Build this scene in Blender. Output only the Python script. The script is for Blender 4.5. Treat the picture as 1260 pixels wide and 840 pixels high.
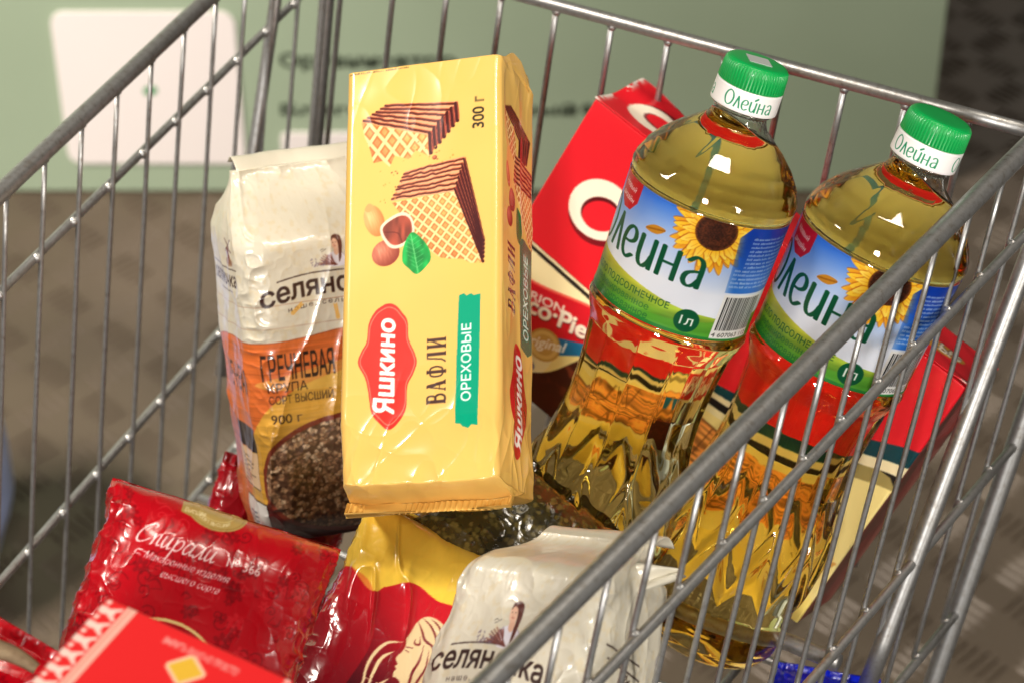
import bpy, math, random
import numpy as np
from mathutils import Matrix, Vector

for o in list(bpy.data.objects):
    bpy.data.objects.remove(o, do_unlink=True)
SC = bpy.context.scene
COL = SC.collection
PI = math.pi
R = math.radians

# ---------------------------------------------------------------- camera
CAM_H, PITCH = 1.64, R(38)
cd = bpy.data.cameras.new('camera')
cam = bpy.data.objects.new('camera', cd)
COL.objects.link(cam)
cam.location = (0, 0, CAM_H)
cam.rotation_euler = (PI / 2 - PITCH, 0, 0)
cd.sensor_width = 36.0
cd.lens = 36.0 * 3000 / 1260
cd.clip_start, cd.clip_end = 0.02, 60
cd.dof.use_dof = True
cd.dof.focus_distance = 1.075
cd.dof.aperture_fstop = 12.0
SC.camera = cam

# ---------------------------------------------------------------- dim room air and the lamps
w = bpy.data.worlds.new('World')
SC.world = w
w.use_nodes = True
w.node_tree.nodes['Background'].inputs[0].default_value = (1.0, 0.9, 0.78, 1)
w.node_tree.nodes['Background'].inputs[1].default_value = 0.05


def lamp(name, loc, target, power, sx, sy, color):
    d = bpy.data.lights.new(name, 'AREA')
    d.shape = 'RECTANGLE'
    d.size, d.size_y, d.energy, d.color = sx, sy, power, color
    o = bpy.data.objects.new(name, d)
    COL.objects.link(o)
    o.location = loc
    o.rotation_euler = (Vector(target) - Vector(loc)).to_track_quat('-Z', 'Y').to_euler()
    return o


lamp('photo_lamp', (-0.28, -0.90, 1.98), (0.0, 1.0, 0.9), 27, 0.24, 0.24, (1.0, 0.955, 0.90))
lamp('front_lamp', (1.05, -0.55, 1.55), (0.05, 0.95, 0.9), 2.8, 0.20, 0.5, (1.0, 0.94, 0.86)).data.spread = R(75)
lamp('unseen_lamp', (-1.5, 1.15, 2.3), (-0.75, 1.85, 0.0), 36, 0.7, 0.25, (1.0, 0.91, 0.8)).data.spread = R(85)  # added out of view to brighten the left floor and the board
lamp('unseen_lamp', (0.55, 0.8, 2.7), (0.05, 0.95, 0.9), 1.6, 0.12, 0.9, (1.0, 0.9, 0.76)).data.spread = R(55)

lamp('unseen_lamp', (1.35, 4.6, 2.2), (0.8, 3.0, 0.0), 1.2, 0.3, 0.6, (1.0, 0.92, 0.8)).data.spread = R(60)  # added unseen beyond the board so the tread bars at right catch light

SC.view_settings.view_transform = 'Standard'
SC.view_settings.look = 'None'
SC.view_settings.gamma = 1.0
SC.view_settings.exposure = 0.12
cy = SC.cycles
cy.use_denoising = True
cy.max_bounces = 20
cy.transmission_bounces = 18
cy.glossy_bounces = 6
cy.diffuse_bounces = 3
cy.transparent_max_bounces = 12
cy.caustics_refractive = True
cy.caustics_reflective = False
cy.sample_clamp_indirect = 6.0
cy.blur_glossy = 0.3


# ---------------------------------------------------------------- helpers: tags
def tag(o, label=None, cat=None, group=None, kind=None):
    if label: o['label'] = label
    if cat: o['category'] = cat
    if group: o['group'] = group
    if kind: o['kind'] = kind
    return o


def thing(name, label, cat, M=None, group=None):
    o = bpy.data.objects.new(name, None)
    o.empty_display_size = 0.03
    COL.objects.link(o)
    if M is not None: o.matrix_world = M
    return tag(o, label, cat, group)


def mesh_obj(name, V, F, mat, parent=None, col=None, smooth=True, scale=1.0, mats=None, midx=None):
    """V (n,3), F: (m,4) or (m,3) array or list of such arrays."""
    Fs = F if isinstance(F, list) else [F]
    Fs = [np.asarray(f, np.int32) for f in Fs if len(f)]
    V = np.asarray(V, np.float32) * scale
    me = bpy.data.meshes.new(name)
    me.vertices.add(len(V))
    me.vertices.foreach_set('co', V.ravel())
    loops = np.concatenate([f.ravel() for f in Fs])
    sizes = np.concatenate([np.full(len(f), f.shape[1], np.int32) for f in Fs])
    starts = np.concatenate([[0], np.cumsum(sizes)[:-1]]).astype(np.int32)
    me.loops.add(len(loops))
    me.loops.foreach_set('vertex_index', loops)
    me.polygons.add(len(sizes))
    me.polygons.foreach_set('loop_start', starts)
    me.polygons.foreach_set('loop_total', sizes)
    me.polygons.foreach_set('use_smooth', np.full(len(sizes), smooth))
    for m in (mats or [mat]): me.materials.append(m)
    if midx is not None: me.polygons.foreach_set('material_index', np.asarray(midx, np.int32))
    me.update(calc_edges=True)
    if col is not None:
        a = me.color_attributes.new('Col', 'FLOAT_COLOR', 'POINT')
        c = np.ones((len(V), 4), np.float32)
        c[:, :3] = col
        a.data.foreach_set('color', c.ravel())
    o = bpy.data.objects.new(name, me)
    COL.objects.link(o)
    if parent: o.parent = parent
    return o


def grid_faces(nt, ns, closed=False, off=0):
    i = np.arange(nt - 1)[:, None]
    j = np.arange(ns if closed else ns - 1)[None, :]
    j2 = (j + 1) % ns
    f = np.stack([i * ns + j, i * ns + j2, (i + 1) * ns + j2, (i + 1) * ns + j], -1)
    return f.reshape(-1, 4) + off


class Tubes:
    """round bars collected into ONE mesh"""
    def __init__(self): self.V, self.F, self.n = [], [], 0

    def add(self, pts, r, seg=14, cap=True):
        pts = np.asarray(pts, float)
        n = len(pts)
        t = np.gradient(pts, axis=0)
        t /= np.linalg.norm(t, axis=1)[:, None]
        ref = np.array([0, 0, 1.]) if abs(t[0][2]) < 0.8 else np.array([1., 0, 0])
        a = np.cross(t, ref); a /= np.linalg.norm(a, axis=1)[:, None]
        b = np.cross(t, a)
        ph = np.linspace(0, 2 * PI, seg, endpoint=False)
        rr = np.broadcast_to(np.asarray(r, float), (n,))
        P = pts[:, None] + rr[:, None, None] * (np.cos(ph)[None, :, None] * a[:, None] + np.sin(ph)[None, :, None] * b[:, None])
        self.V.append(P.reshape(-1, 3))
        self.F.append(grid_faces(n, seg, True, self.n)[:, ::-1])
        if cap:
            for k, base in ((0, 0), (n - 1, (n - 1) * seg)):
                self.V.append(pts[k][None])
                c = self.n + n * seg + (0 if k == 0 else 1)
                j = np.arange(seg)
                f = np.stack([np.full(seg, c), self.n + base + j, self.n + base + (j + 1) % seg], -1)
                self.F.append(f if k == 0 else f[:, ::-1])
            self.n += 2
        self.n += n * seg
        return self

    def build(self, name, mat, parent=None):
        return mesh_obj(name, np.concatenate(self.V), self.F, mat, parent)


def lathe(prof, seg=96):
    prof = np.asarray(prof, float)
    ph = np.linspace(0, 2 * PI, seg, endpoint=False)
    V = np.stack([prof[:, 0:1] * np.sin(ph), -prof[:, 0:1] * np.cos(ph), np.repeat(prof[:, 1:2], seg, 1)], -1)
    return V.reshape(-1, 3), grid_faces(len(prof), seg, True)


# ---------------------------------------------------------------- helpers: noise
_tab = np.random.RandomState(7).rand(256, 256)


def vnoise(x, y, seed=0):
    x = np.asarray(x, float) + seed * 17.31
    y = np.asarray(y, float) + seed * 9.77
    x, y = np.broadcast_arrays(x, y)
    xi, yi = np.floor(x).astype(int), np.floor(y).astype(int)
    fx, fy = x - xi, y - yi
    fx = fx * fx * (3 - 2 * fx); fy = fy * fy * (3 - 2 * fy)
    g = lambda a, b: _tab[a % 256, b % 256]
    return (g(xi, yi) * (1 - fx) + g(xi + 1, yi) * fx) * (1 - fy) + (g(xi, yi + 1) * (1 - fx) + g(xi + 1, yi + 1) * fx) * fy


def fbm(x, y, oct=4, seed=0):
    v, a, s = 0, 0.5, 0
    for k in range(oct):
        v = v + a * vnoise(np.asarray(x) * 2 ** k, np.asarray(y) * 2 ** k, seed + k * 3); s += a; a *= 0.5
    return v / s


def ridge(x, y, seed=0, p=3):
    return (1 - np.abs(2 * vnoise(x, y, seed) - 1)) ** p


def sstep(a, b, x):
    t = np.clip((np.asarray(x, float) - a) / (b - a), 0, 1)
    return t * t * (3 - 2 * t)


# ---------------------------------------------------------------- helpers: printed artwork, drawn by code and laid on the mesh as vertex colours
def rgb(c):
    return np.array(c, float) / 255.0


def lin(c):
    c = np.clip(c, 0, 1)
    return np.where(c <= 0.04045, c / 12.92, ((c + 0.055) / 1.055) ** 2.4)


_glyphs = {}


def glyphs(s, bold=0.0, space=1.0):
    """oriented outline edges of a line of lettering, 1 em tall; bold = extra weight in em"""
    key = (s, round(bold, 4), space)
    if key not in _glyphs:
        cu = bpy.data.curves.new('lettering', 'FONT')
        cu.body = s
        cu.size = 1
        cu.space_character = space
        ob = bpy.data.objects.new('lettering', cu)
        COL.objects.link(ob)
        dg = bpy.context.evaluated_depsgraph_get()
        cv = ob.evaluated_get(dg).to_curve(dg)
        E = []
        for sp in cv.splines:
            P = []
            bz = sp.bezier_points
            n = len(bz)
            t = np.linspace(0, 1, 7)[:-1, None]
            for i in range(n):
                p, q = bz[i], bz[(i + 1) % n]
                a, b, c, d = (np.array(v[:2]) for v in (p.co, p.handle_right, q.handle_left, q.co))
                if np.abs(np.cross(b - a, d - a)) + np.abs(np.cross(c - a, d - a)) < 1e-7: P.append(a[None])
                else: P.append((1 - t) ** 3 * a + 3 * (1 - t) ** 2 * t * b + 3 * (1 - t) * t * t * c + t ** 3 * d)
            if not P: continue
            P = np.vstack(P)
            E.append(np.stack([P, np.roll(P, -1, 0)], 1))
        ob.evaluated_get(dg).to_curve_clear()
        bpy.data.objects.remove(ob); bpy.data.curves.remove(cu)
        if E:
            E = np.concatenate(E)
            area = (E[:, 0, 0] * E[:, 1, 1] - E[:, 1, 0] * E[:, 0, 1]).sum()
            if area < 0: E = E[:, ::-1]
            if bold > 0:                                      # ink spread: a round pen run along every outline
                th = np.linspace(0, 2 * PI, 9)[:-1]
                ci = bold * np.c_[np.cos(th), np.sin(th)]
                add = []
                for p, q in E:
                    L = np.linalg.norm(q - p)
                    c = p + ci
                    add.append(np.stack([c, np.roll(c, -1, 0)], 1))
                    if L > 1e-6:
                        nv = np.array([-(q - p)[1], (q - p)[0]]) / L * bold
                        k = np.array([p - nv, q - nv, q + nv, p + nv])
                        add.append(np.stack([k, np.roll(k, -1, 0)], 1))
                E = np.concatenate([E] + add)
        _glyphs[key] = E if len(E) else np.zeros((0, 2, 2))
    return _glyphs[key]


def smooth_line(p, closed=False, k=8):
    p = np.asarray(p, float)
    if len(p) < 3: return p
    q = np.vstack([p[-1], p, p[0], p[1]]) if closed else np.vstack([2 * p[0] - p[1], p, 2 * p[-1] - p[-2]])
    out = []
    for i in range(1, len(q) - 2):
        a, b, c, d = q[i - 1], q[i], q[i + 1], q[i + 2]
        t = np.linspace(0, 1, k, endpoint=False)[:, None]
        out.append(0.5 * ((2 * b) + (c - a) * t + (2 * a - 5 * b + 4 * c - d) * t ** 2 + (3 * b - a - 3 * c + d) * t ** 3))
    if not closed: out.append(p[-1:])
    return np.vstack(out)


class Art:
    SS = 3

    def __init__(self, x0, y0, x1, y1, ppm, bg):
        self.x0, self.y0, self.x1, self.y1, self.k = x0, y0, x1, y1, ppm
        self.W, self.H = int(round((x1 - x0) * ppm)), int(round((y1 - y0) * ppm))
        self.a = np.empty((self.H, self.W, 3))
        self.X, self.Y = np.meshgrid(x0 + (np.arange(self.W) + .5) / ppm, y0 + (np.arange(self.H) + .5) / ppm)
        self.a[:] = rgb(bg)

    def mask(self, E):
        """coverage of the region bounded by oriented edges E (n,2,2), non-zero winding"""
        S = self.SS
        E = np.asarray(E, float).copy()
        E[..., 0] = (E[..., 0] - self.x0) * self.k * S
        E[..., 1] = (E[..., 1] - self.y0) * self.k * S
        lo = np.floor(E.reshape(-1, 2).min(0) / S).astype(int) - 1
        hi = np.ceil(E.reshape(-1, 2).max(0) / S).astype(int) + 1
        c0, c1 = max(lo[0], 0), min(hi[0], self.W)
        r0, r1 = max(lo[1], 0), min(hi[1], self.H)
        if c1 <= c0 or r1 <= r0: return None
        h, wd = (r1 - r0) * S, (c1 - c0) * S
        x0, y0, x1, y1 = E[:, 0, 0] - c0 * S, E[:, 0, 1] - r0 * S, E[:, 1, 0] - c0 * S, E[:, 1, 1] - r0 * S
        sg = np.where(y1 > y0, 1, -1)
        ya, yb = np.minimum(y0, y1), np.maximum(y0, y1)
        ra = np.clip(np.ceil(ya - .5), 0, h).astype(int)
        rb = np.clip(np.ceil(yb - .5), 0, h).astype(int)
        n = rb - ra
        ok = n > 0
        if not ok.any(): return None
        idx = np.repeat(np.nonzero(ok)[0], n[ok])
        st = np.cumsum(n[ok]) - n[ok]
        rows = np.arange(len(idx)) - np.repeat(st, n[ok]) + ra[idx]
        t = (rows + .5 - y0[idx]) / (y1[idx] - y0[idx])
        xc = x0[idx] + t * (x1[idx] - x0[idx])
        cols = np.clip(np.ceil(xc - .5), 0, wd).astype(int)
        fl = np.zeros((h, wd + 1), np.int32)
        np.add.at(fl, (rows, cols), sg[idx])
        m = (np.cumsum(fl, 1)[:, :wd] != 0).astype(float)
        return m.reshape(h // S, S, wd // S, S).mean((1, 3)), slice(r0, r1), slice(c0, c1)

    def put(self, E, color, alpha=1.0, clip=None):
        r = self.mask(E)
        if r is None: return
        m, rs, cs = r
        if callable(alpha): m = m * alpha(self.X[rs, cs], self.Y[rs, cs])
        else: m = m * alpha
        if clip is not None: m = m * clip[rs, cs]
        c = color(self.X[rs, cs], self.Y[rs, cs]) if callable(color) else rgb(color)
        self.a[rs, cs] = self.a[rs, cs] * (1 - m[..., None]) + c * m[..., None]

    @staticmethod
    def edges(p):
        p = np.asarray(p, float)
        x, y = p[:, 0], p[:, 1]
        if (x * np.roll(y, -1) - y * np.roll(x, -1)).sum() < 0: p = p[::-1]
        return np.stack([p, np.roll(p, -1, 0)], 1)

    def full(self, polys):
        z = np.zeros((self.H, self.W))
        r = self.mask(np.concatenate([self.edges(p) for p in polys]))
        if r: z[r[1], r[2]] = r[0]
        return z

    def poly(self, p, color, alpha=1.0, smooth=False, clip=None, holes=()):
        if smooth: p = smooth_line(p, True)
        E = [self.edges(p)]
        for h in holes:
            e = self.edges(smooth_line(h, True) if smooth else h)
            E.append(e[:, ::-1])
        self.put(np.concatenate(E), color, alpha, clip)

    def rect(self, x0, y0, x1, y1, color, alpha=1.0, clip=None):
        self.poly([(x0, y0), (x1, y0), (x1, y1), (x0, y1)], color, alpha, clip=clip)

    def ell(self, cx, cy_, rx, ry, color, alpha=1.0, rot=0, clip=None, n=40, hole=None):
        t = np.linspace(0, 2 * PI, n, endpoint=False)
        c, s = math.cos(rot), math.sin(rot)
        f = lambda kx, ky: np.c_[cx + c * kx * np.cos(t) - s * ky * np.sin(t), cy_ + s * kx * np.cos(t) + c * ky * np.sin(t)]
        self.poly(f(rx, ry), color, alpha, clip=clip, holes=[f(*hole)] if hole else ())

    def line(self, p, wd, color, alpha=1.0, nib=None, smooth=True, closed=False, clip=None, taper=False, butt=False):
        """a pen line; nib = (angle, thin share) gives broad-pen contrast"""
        p = smooth_line(p, closed) if smooth else np.asarray(p, float)
        if closed: p = np.vstack([p, p[:1]])
        E = []
        th = np.linspace(0, 2 * PI, 12, endpoint=False)
        n = len(p)
        for i in range(n):
            k = 1.0 if not taper else max(0.12, math.sin(PI * (i + .5) / n))
            rx, ry = wd / 2 * k, wd / 2 * k * (nib[1] if nib else 1)
            an = nib[0] if nib else 0
            e = np.c_[rx * np.cos(th), ry * np.sin(th)] @ np.array([[math.cos(an), math.sin(an)], [-math.sin(an), math.cos(an)]])
            if i < n - 1:
                q = np.vstack([p[i] + e, p[i + 1] + e])
                # convex hull of the two nib prints
                d = p[i + 1] - p[i]
                nv = np.array([-d[1], d[0]])
                pr = e @ nv
                a, b = pr.argmax(), pr.argmin()
                E.append(self.edges([p[i] + e[a], p[i] + e[b], p[i + 1] + e[b], p[i + 1] + e[a]]))
            if not (butt and i in (0, n - 1)): E.append(self.edges(p[i] + e))
        self.put(np.concatenate(E), color, alpha, clip)

    def text(self, s, x, y, cap, color, anchor='l', rot=0.0, sx=1.0, shear=0.0, bold=0.0, space=1.0, warp=None, alpha=1.0, clip=None, width=None):
        E = glyphs(s, bold, space).copy()
        if not len(E): return
        k = cap / 0.727
        xa, xb = E[..., 0].min(), E[..., 0].max()
        if width: sx = width / ((xb - xa) * k)
        E[..., 0] -= {'l': xa, 'c': (xa + xb) / 2, 'r': xb}[anchor]
        E[..., 0] += shear * E[..., 1]
        E[..., 0] *= k * sx; E[..., 1] *= k
        if warp:
            m = 4
            t = np.linspace(0, 1, m + 1)
            P = E[:, None, 0] * (1 - t)[None, :, None] + E[:, None, 1] * t[None, :, None]
            P = np.stack(warp(P[..., 0], P[..., 1]), -1)
            E = np.stack([P[:, :-1].reshape(-1, 2), P[:, 1:].reshape(-1, 2)], 1)
        c, sn = math.cos(rot), math.sin(rot)
        E = np.stack([x + c * E[..., 0] - sn * E[..., 1], y + sn * E[..., 0] + c * E[..., 1]], -1)
        self.put(E, color, alpha, clip)

    def strokes(self, glyph, x, y, k, wd, color, rot=0.0, nib=None, sx=1.0, shear=0.0, alpha=1.0):
        c, s = math.cos(rot), math.sin(rot)
        for st in glyph:
            st = np.asarray(st, float)
            px, py = (st[:, 0] + shear * st[:, 1]) * k * sx, st[:, 1] * k
            self.line(np.c_[x + c * px - s * py, y + s * px + c * py], wd, color, alpha, nib=nib)

    def noise(self, amp, sx, sy, seed=0, oct=3):
        self.a *= (1 + amp * (2 * fbm(self.X / sx, self.Y / sy, oct, seed) - 1))[..., None]

    def sample(self, x, y):
        fx = np.clip((np.asarray(x) - self.x0) * self.k - .5, 0, self.W - 1.001)
        fy = np.clip((np.asarray(y) - self.y0) * self.k - .5, 0, self.H - 1.001)
        i, j = fy.astype(int), fx.astype(int)
        v, u = (fy - i)[..., None], (fx - j)[..., None]
        A = self.a
        c = (A[i, j] * (1 - u) + A[i, j + 1] * u) * (1 - v) + (A[i + 1, j] * (1 - u) + A[i + 1, j + 1] * u) * v
        return lin(c)


# ---------------------------------------------------------------- helpers: packs lofted from a rounded-rectangle section
def section(W, D, rc, s):
    """points and normals on a rounded rectangle; s in mm from the middle of the front face, to the right"""
    rc = min(rc, W / 2 - .01, D / 2 - .01)
    a, b, q = W / 2 - rc, D / 2 - rc, rc * PI / 2
    P = 4 * (a + b + q)
    s = np.mod(np.asarray(s, float), P)
    x, z, nx, nz = (np.zeros_like(s) for _ in range(4))
    segs = [(a, (0, D / 2), (1, 0), (0, 1)), (q, (a, b), 0, None), (2 * b, (W / 2, b), (0, -1), (1, 0)), (q, (a, -b), 1, None),
            (2 * a, (a, -D / 2), (-1, 0), (0, -1)), (q, (-a, -b), 2, None), (2 * b, (-W / 2, -b), (0, 1), (-1, 0)), (q, (-a, b), 3, None),
            (a + 1e-6, (-a, D / 2), (1, 0), (0, 1))]
    t0 = 0.0
    for L, o, d, n in segs:
        m = (s >= t0 - 1e-9) & (s <= t0 + L + 1e-9)
        u = s[m] - t0
        if n is None:
            th = PI / 2 - d * PI / 2 - u / rc
            x[m], z[m], nx[m], nz[m] = o[0] + rc * np.cos(th), o[1] + rc * np.sin(th), np.cos(th), np.sin(th)
        else:
            x[m], z[m], nx[m], nz[m] = o[0] + d[0] * u, o[1] + d[1] * u, n[0], n[1]
        t0 += L
    return x, z, nx, nz, P


def s_steps(P, fine, coarse, lo, hi):
    """section stations: fine between lo and hi (mm from the front middle), coarse elsewhere"""
    n1, n2 = max(2, int((hi - lo) / fine)), max(4, int((P - (hi - lo)) / coarse))
    return np.concatenate([np.linspace(lo, hi, n1, endpoint=False), np.linspace(hi, lo + P, n2, endpoint=False)])


def loft(name, parent, mat, W, D, rc, S, T, prof, art, disp=None, move=None, caps=True, scale=0.001):
    """prof(t) -> (width factor, depth factor, y, z offset) arrays over T (mm); art.sample(s, t) colours it; disp(s, t) mm along the normal"""
    x, z, nx, nz, P = section(W, D, rc, S)
    sg = np.where(S > P / 2, S - P, S)
    fw, fd, yy, zo = prof(T)
    Sg, Tg = np.meshgrid(sg, T)
    X, Z = x[None] * fw[:, None], z[None] * fd[:, None] + zo[:, None]
    Y = np.repeat(yy[:, None], len(S), 1)
    if disp is not None:
        d = disp(Sg, Tg, x[None] + 0 * Sg, z[None] + 0 * Sg)
        fade = np.minimum(1, fd[:, None] * 1.5)
        X, Z = X + nx[None] * d * fade, Z + nz[None] * d
    Pn = np.stack([X, Y, Z], -1)
    if move is not None: Pn = move(Pn, Sg, Tg)
    nt, ns = Sg.shape
    V = Pn.reshape(-1, 3)
    C = art.sample(Sg, Tg).reshape(-1, 3)
    F = [grid_faces(nt, ns, True)]
    if caps:
        V = np.vstack([V, Pn[0].mean(0), Pn[-1].mean(0)])
        C = np.vstack([C, C[:ns].mean(0), C[-ns:].mean(0)])
        j = np.arange(ns); n = nt * ns
        F.append(np.stack([np.full(ns, n), (j + 1) % ns, j], -1))
        F.append(np.stack([np.full(ns, n + 1), n - ns + j, n - ns + (j + 1) % ns], -1))
    return mesh_obj(name, V, F, mat, parent, col=C, scale=scale)


# ---------------------------------------------------------------- materials
def new_mat(name):
    m = bpy.data.materials.new(name)
    m.use_nodes = True
    nt = m.node_tree
    return m, nt, nt.nodes['Principled BSDF']


def pset(b, **k):
    for n, v in k.items():
        s = b.inputs[n.replace('_', ' ')]
        s.default_value = (*v, 1) if isinstance(v, tuple) and len(v) == 3 else v


def add_bump(nt, b, scale, strength, dist, detail=3, stretch=None, kind='noise'):
    tc = nt.nodes.new('ShaderNodeTexCoord')
    vec = tc.outputs['Object']
    if stretch:
        mp = nt.nodes.new('ShaderNodeMapping')
        mp.inputs['Scale'].default_value = stretch
        nt.links.new(vec, mp.inputs[0]); vec = mp.outputs[0]
    nz = nt.nodes.new('ShaderNodeTexNoise')
    nz.inputs['Scale'].default_value = scale
    nz.inputs['Detail'].default_value = detail
    nt.links.new(vec, nz.inputs['Vector'])
    bp = nt.nodes.new('ShaderNodeBump')
    bp.inputs['Strength'].default_value = strength
    bp.inputs['Distance'].default_value = dist
    nt.links.new(nz.outputs[0], bp.inputs['Height'])
    nt.links.new(bp.outputs[0], b.inputs['Normal'])
    return nz


def printed(name, rough, coat=0.0, bump=(60, 0.15, 0.002), metal=0.0, spec=0.5, detail=3, stretch=None):
    """a printed surface: its colours come from the artwork laid on the mesh"""
    m, nt, b = new_mat(name)
    at = nt.nodes.new('ShaderNodeAttribute')
    at.attribute_name = 'Col'
    nt.links.new(at.outputs['Color'], b.inputs['Base Color'])
    pset(b, Roughness=rough, Coat_Weight=coat, Coat_Roughness=0.06, Metallic=metal, Specular_IOR_Level=spec)
    if bump: add_bump(nt, b, *bump, detail=detail, stretch=stretch)
    return m


def plain(name, color, rough, metal=0.0, bump=None, mottle=None, coat=0.0):
    m, nt, b = new_mat(name)
    pset(b, Base_Color=tuple(lin(rgb(color))), Roughness=rough, Metallic=metal, Coat_Weight=coat)
    nz = add_bump(nt, b, *bump) if bump else None
    if mottle:
        tc = nt.nodes.new('ShaderNodeTexCoord')
        n2 = nt.nodes.new('ShaderNodeTexNoise')
        n2.inputs['Scale'].default_value = mottle[0]
        n2.inputs['Detail'].default_value = 5
        nt.links.new(tc.outputs['Object'], n2.inputs['Vector'])
        cr = nt.nodes.new('ShaderNodeValToRGB')
        cr.color_ramp.elements[0].position, cr.color_ramp.elements[1].position = 0.35, 0.68
        cr.color_ramp.elements[0].color = (*lin(rgb(mottle[1])), 1)
        cr.color_ramp.elements[1].color = (*lin(rgb(color)), 1)
        nt.links.new(n2.outputs[0], cr.inputs[0])
        nt.links.new(cr.outputs[0], b.inputs['Base Color'])
        mr = nt.nodes.new('ShaderNodeMapRange')
        mr.inputs['To Min'].default_value, mr.inputs['To Max'].default_value = min(1, rough + .22), rough
        nt.links.new(n2.outputs[0], mr.inputs[0])
        nt.links.new(mr.outputs[0], b.inputs['Roughness'])
    return m


# where each grocery stands: origin (m) and the rows of its rotation
POSES = {
    'pie_carton': ((0.1407, 0.9925, 0.9336), [[0.7584, 0.4885, -0.4971], [-0.6248, 0.151, -0.8048], [-0.3089, 0.8941, 0.4075]]),
    'wafer_pack': ((-0.033, 0.8825, 0.9829), [[0.9563, 0.0, -0.2924], [-0.1635, 0.829, -0.5348], [0.2424, 0.5592, 0.7928]]),
    'oil1': ((0.1094, 0.9275, 1.073), [[0.9661, 0.1225, 0.3032], [-0.2013, 0.9681, 0.2504], [-0.2577, -0.297, 0.9412]]),
    'oil2': ((0.1911, 0.9138, 1.0528), [[0.9562, 0.1484, 0.3672], [-0.2439, 0.9767, 0.2403], [-0.3121, -0.3085, 0.9373]]),
    'groats_back': ((-0.0936, 0.9587, 0.8936), [[0.9418, -0.0853, 0.3251], [0.3286, 0.4361, -0.8378], [-0.0703, 0.8959, 0.4387]]),
    'groats_front': ((0.0133, 0.71, 0.9245), [[0.8709, 0.1699, -0.4611], [-0.4149, 0.7569, -0.5049], [0.2633, 0.6311, 0.7297]]),
    'pasta_red': ((-0.1267, 0.7234, 0.9416), [[0.9461, 0.259, 0.1942], [-0.1125, 0.8256, -0.5529], [-0.3036, 0.5012, 0.8103]]),
    'pasta_yellow': ((-0.0582, 0.7832, 0.8687), [[0.9527, 0.4509, 0.1124], [-0.2861, 0.7712, -0.6686], [-0.3662, 0.5706, 0.8148]]),
    'tea_carton': ((-0.1051, 0.588, 1.0444), [[0.8398, 0.5313, -0.1112], [-0.541, 0.8361, -0.0906], [0.0449, 0.1362, 0.9897]]),
    'pasta_behind': ((-0.1291, 0.9304, 0.768), [[0.9366, 0.309, 0.1651], [-0.0505, 0.5855, -0.8091], [-0.3467, 0.7494, 0.564]]),
    'lentils': ((-0.009, 0.8196, 0.8699), [[0.8192, 0.4967, 0.2868], [-0.3531, 0.8308, -0.4303], [-0.452, 0.2512, 0.8559]]),
    'pasta_corner': ((-0.1903, 0.6412, 0.9502), [[0.866, 0.4924, 0.0868], [-0.3078, 0.6619, -0.6835], [-0.394, 0.5652, 0.7248]]),
    'blue_bag': ((0.1532, 0.8291, 0.7521), [[0.6106, 0.0976, 0.0455], [-0.0663, 0.5472, -0.2839], [-0.0848, 0.2747, 0.5493]]),
}

# ================================================================ THE SETTING
def world_M(n):
    loc, rows = POSES[n]
    M = Matrix([list(r) + [0] for r in rows] + [[0, 0, 0, 1]])
    M.translation = loc
    return M


# floor of tread plate: a sheet with raised five-bar marks
m_floor, nt, b = new_mat('tread_plate_metal')
pset(b, Metallic=0.2, Roughness=0.5)
tc = nt.nodes.new('ShaderNodeTexCoord')
nz = nt.nodes.new('ShaderNodeTexNoise'); nz.inputs['Scale'].default_value = 2.2; nz.inputs['Detail'].default_value = 6
nt.links.new(tc.outputs['Object'], nz.inputs['Vector'])
cr = nt.nodes.new('ShaderNodeValToRGB')
cr.color_ramp.elements[0].position, cr.color_ramp.elements[1].position = 0.3, 0.75
cr.color_ramp.elements[0].color = (0.058, 0.043, 0.03, 1)
cr.color_ramp.elements[1].color = (0.14, 0.106, 0.074, 1)
nt.links.new(nz.outputs[0], cr.inputs[0]); nt.links.new(cr.outputs[0], b.inputs['Base Color'])

V = [np.array([[-4, -1, 0], [4, -1, 0], [4, 6, 0], [-4, 6, 0]], float)]
F = [np.array([[0, 1, 2, 3]])]
n = 4
cell, L_, w_, h_ = 0.062, 0.022, 0.0036, 0.0025
ring = [(-1, 0, 0), (-.5, -.8, 0), (.5, -.8, 0), (1, 0, 0), (.5, .8, 0), (-.5, .8, 0), (-.6, 0, 1), (.6, 0, 1)]
rf = np.array([[0, 1, 6, 6], [1, 2, 7, 6], [2, 3, 7, 7], [3, 4, 7, 7], [4, 5, 6, 7], [5, 0, 6, 6]])
tri = np.array([[0, 1, 6], [2, 3, 7], [3, 4, 7], [5, 0, 6]])
quad = np.array([[1, 2, 7, 6], [4, 5, 6, 7]])
ri = np.array(ring, float)
VV, T3, T4 = [], [], []
for i in range(-22, 26):
    for j in range(14, 62):
        cx, cy0 = i * cell, j * cell
        an = R(45) if (i + j) % 2 else R(-45)
        c, s = math.cos(an), math.sin(an)
        for k in range(-2, 3):
            ln = L_ * (1 - 0.08 * abs(k))
            lx, ly = ri[:, 0] * ln, ri[:, 1] * w_ + k * 0.0112
            p = np.c_[cx + c * lx - s * ly, cy0 + s * lx + c * ly, ri[:, 2] * h_ + 0.0002]
            VV.append(p); T3.append(tri + n); T4.append(quad + n); n += 8
floor = mesh_obj('floor', np.vstack(V + VV), [F[0], np.vstack(T4), np.vstack(T3)], m_floor, smooth=False)
tag(floor, kind='structure')

# the pale green display board with its cards and lettering
m_board = plain('sage_green_board', (158, 174, 150), 0.62, bump=(900, 0.12, 0.0006), mottle=(1.6, (146, 162, 138)))
m_card = plain('card_white', (232, 224, 222), 0.6)
m_ink = plain('dark_green_ink', (46, 56, 42), 0.6)
m_leafdot = plain('leaf_green_ink', (10, 140, 70), 0.5)
BY = 2.384


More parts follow.
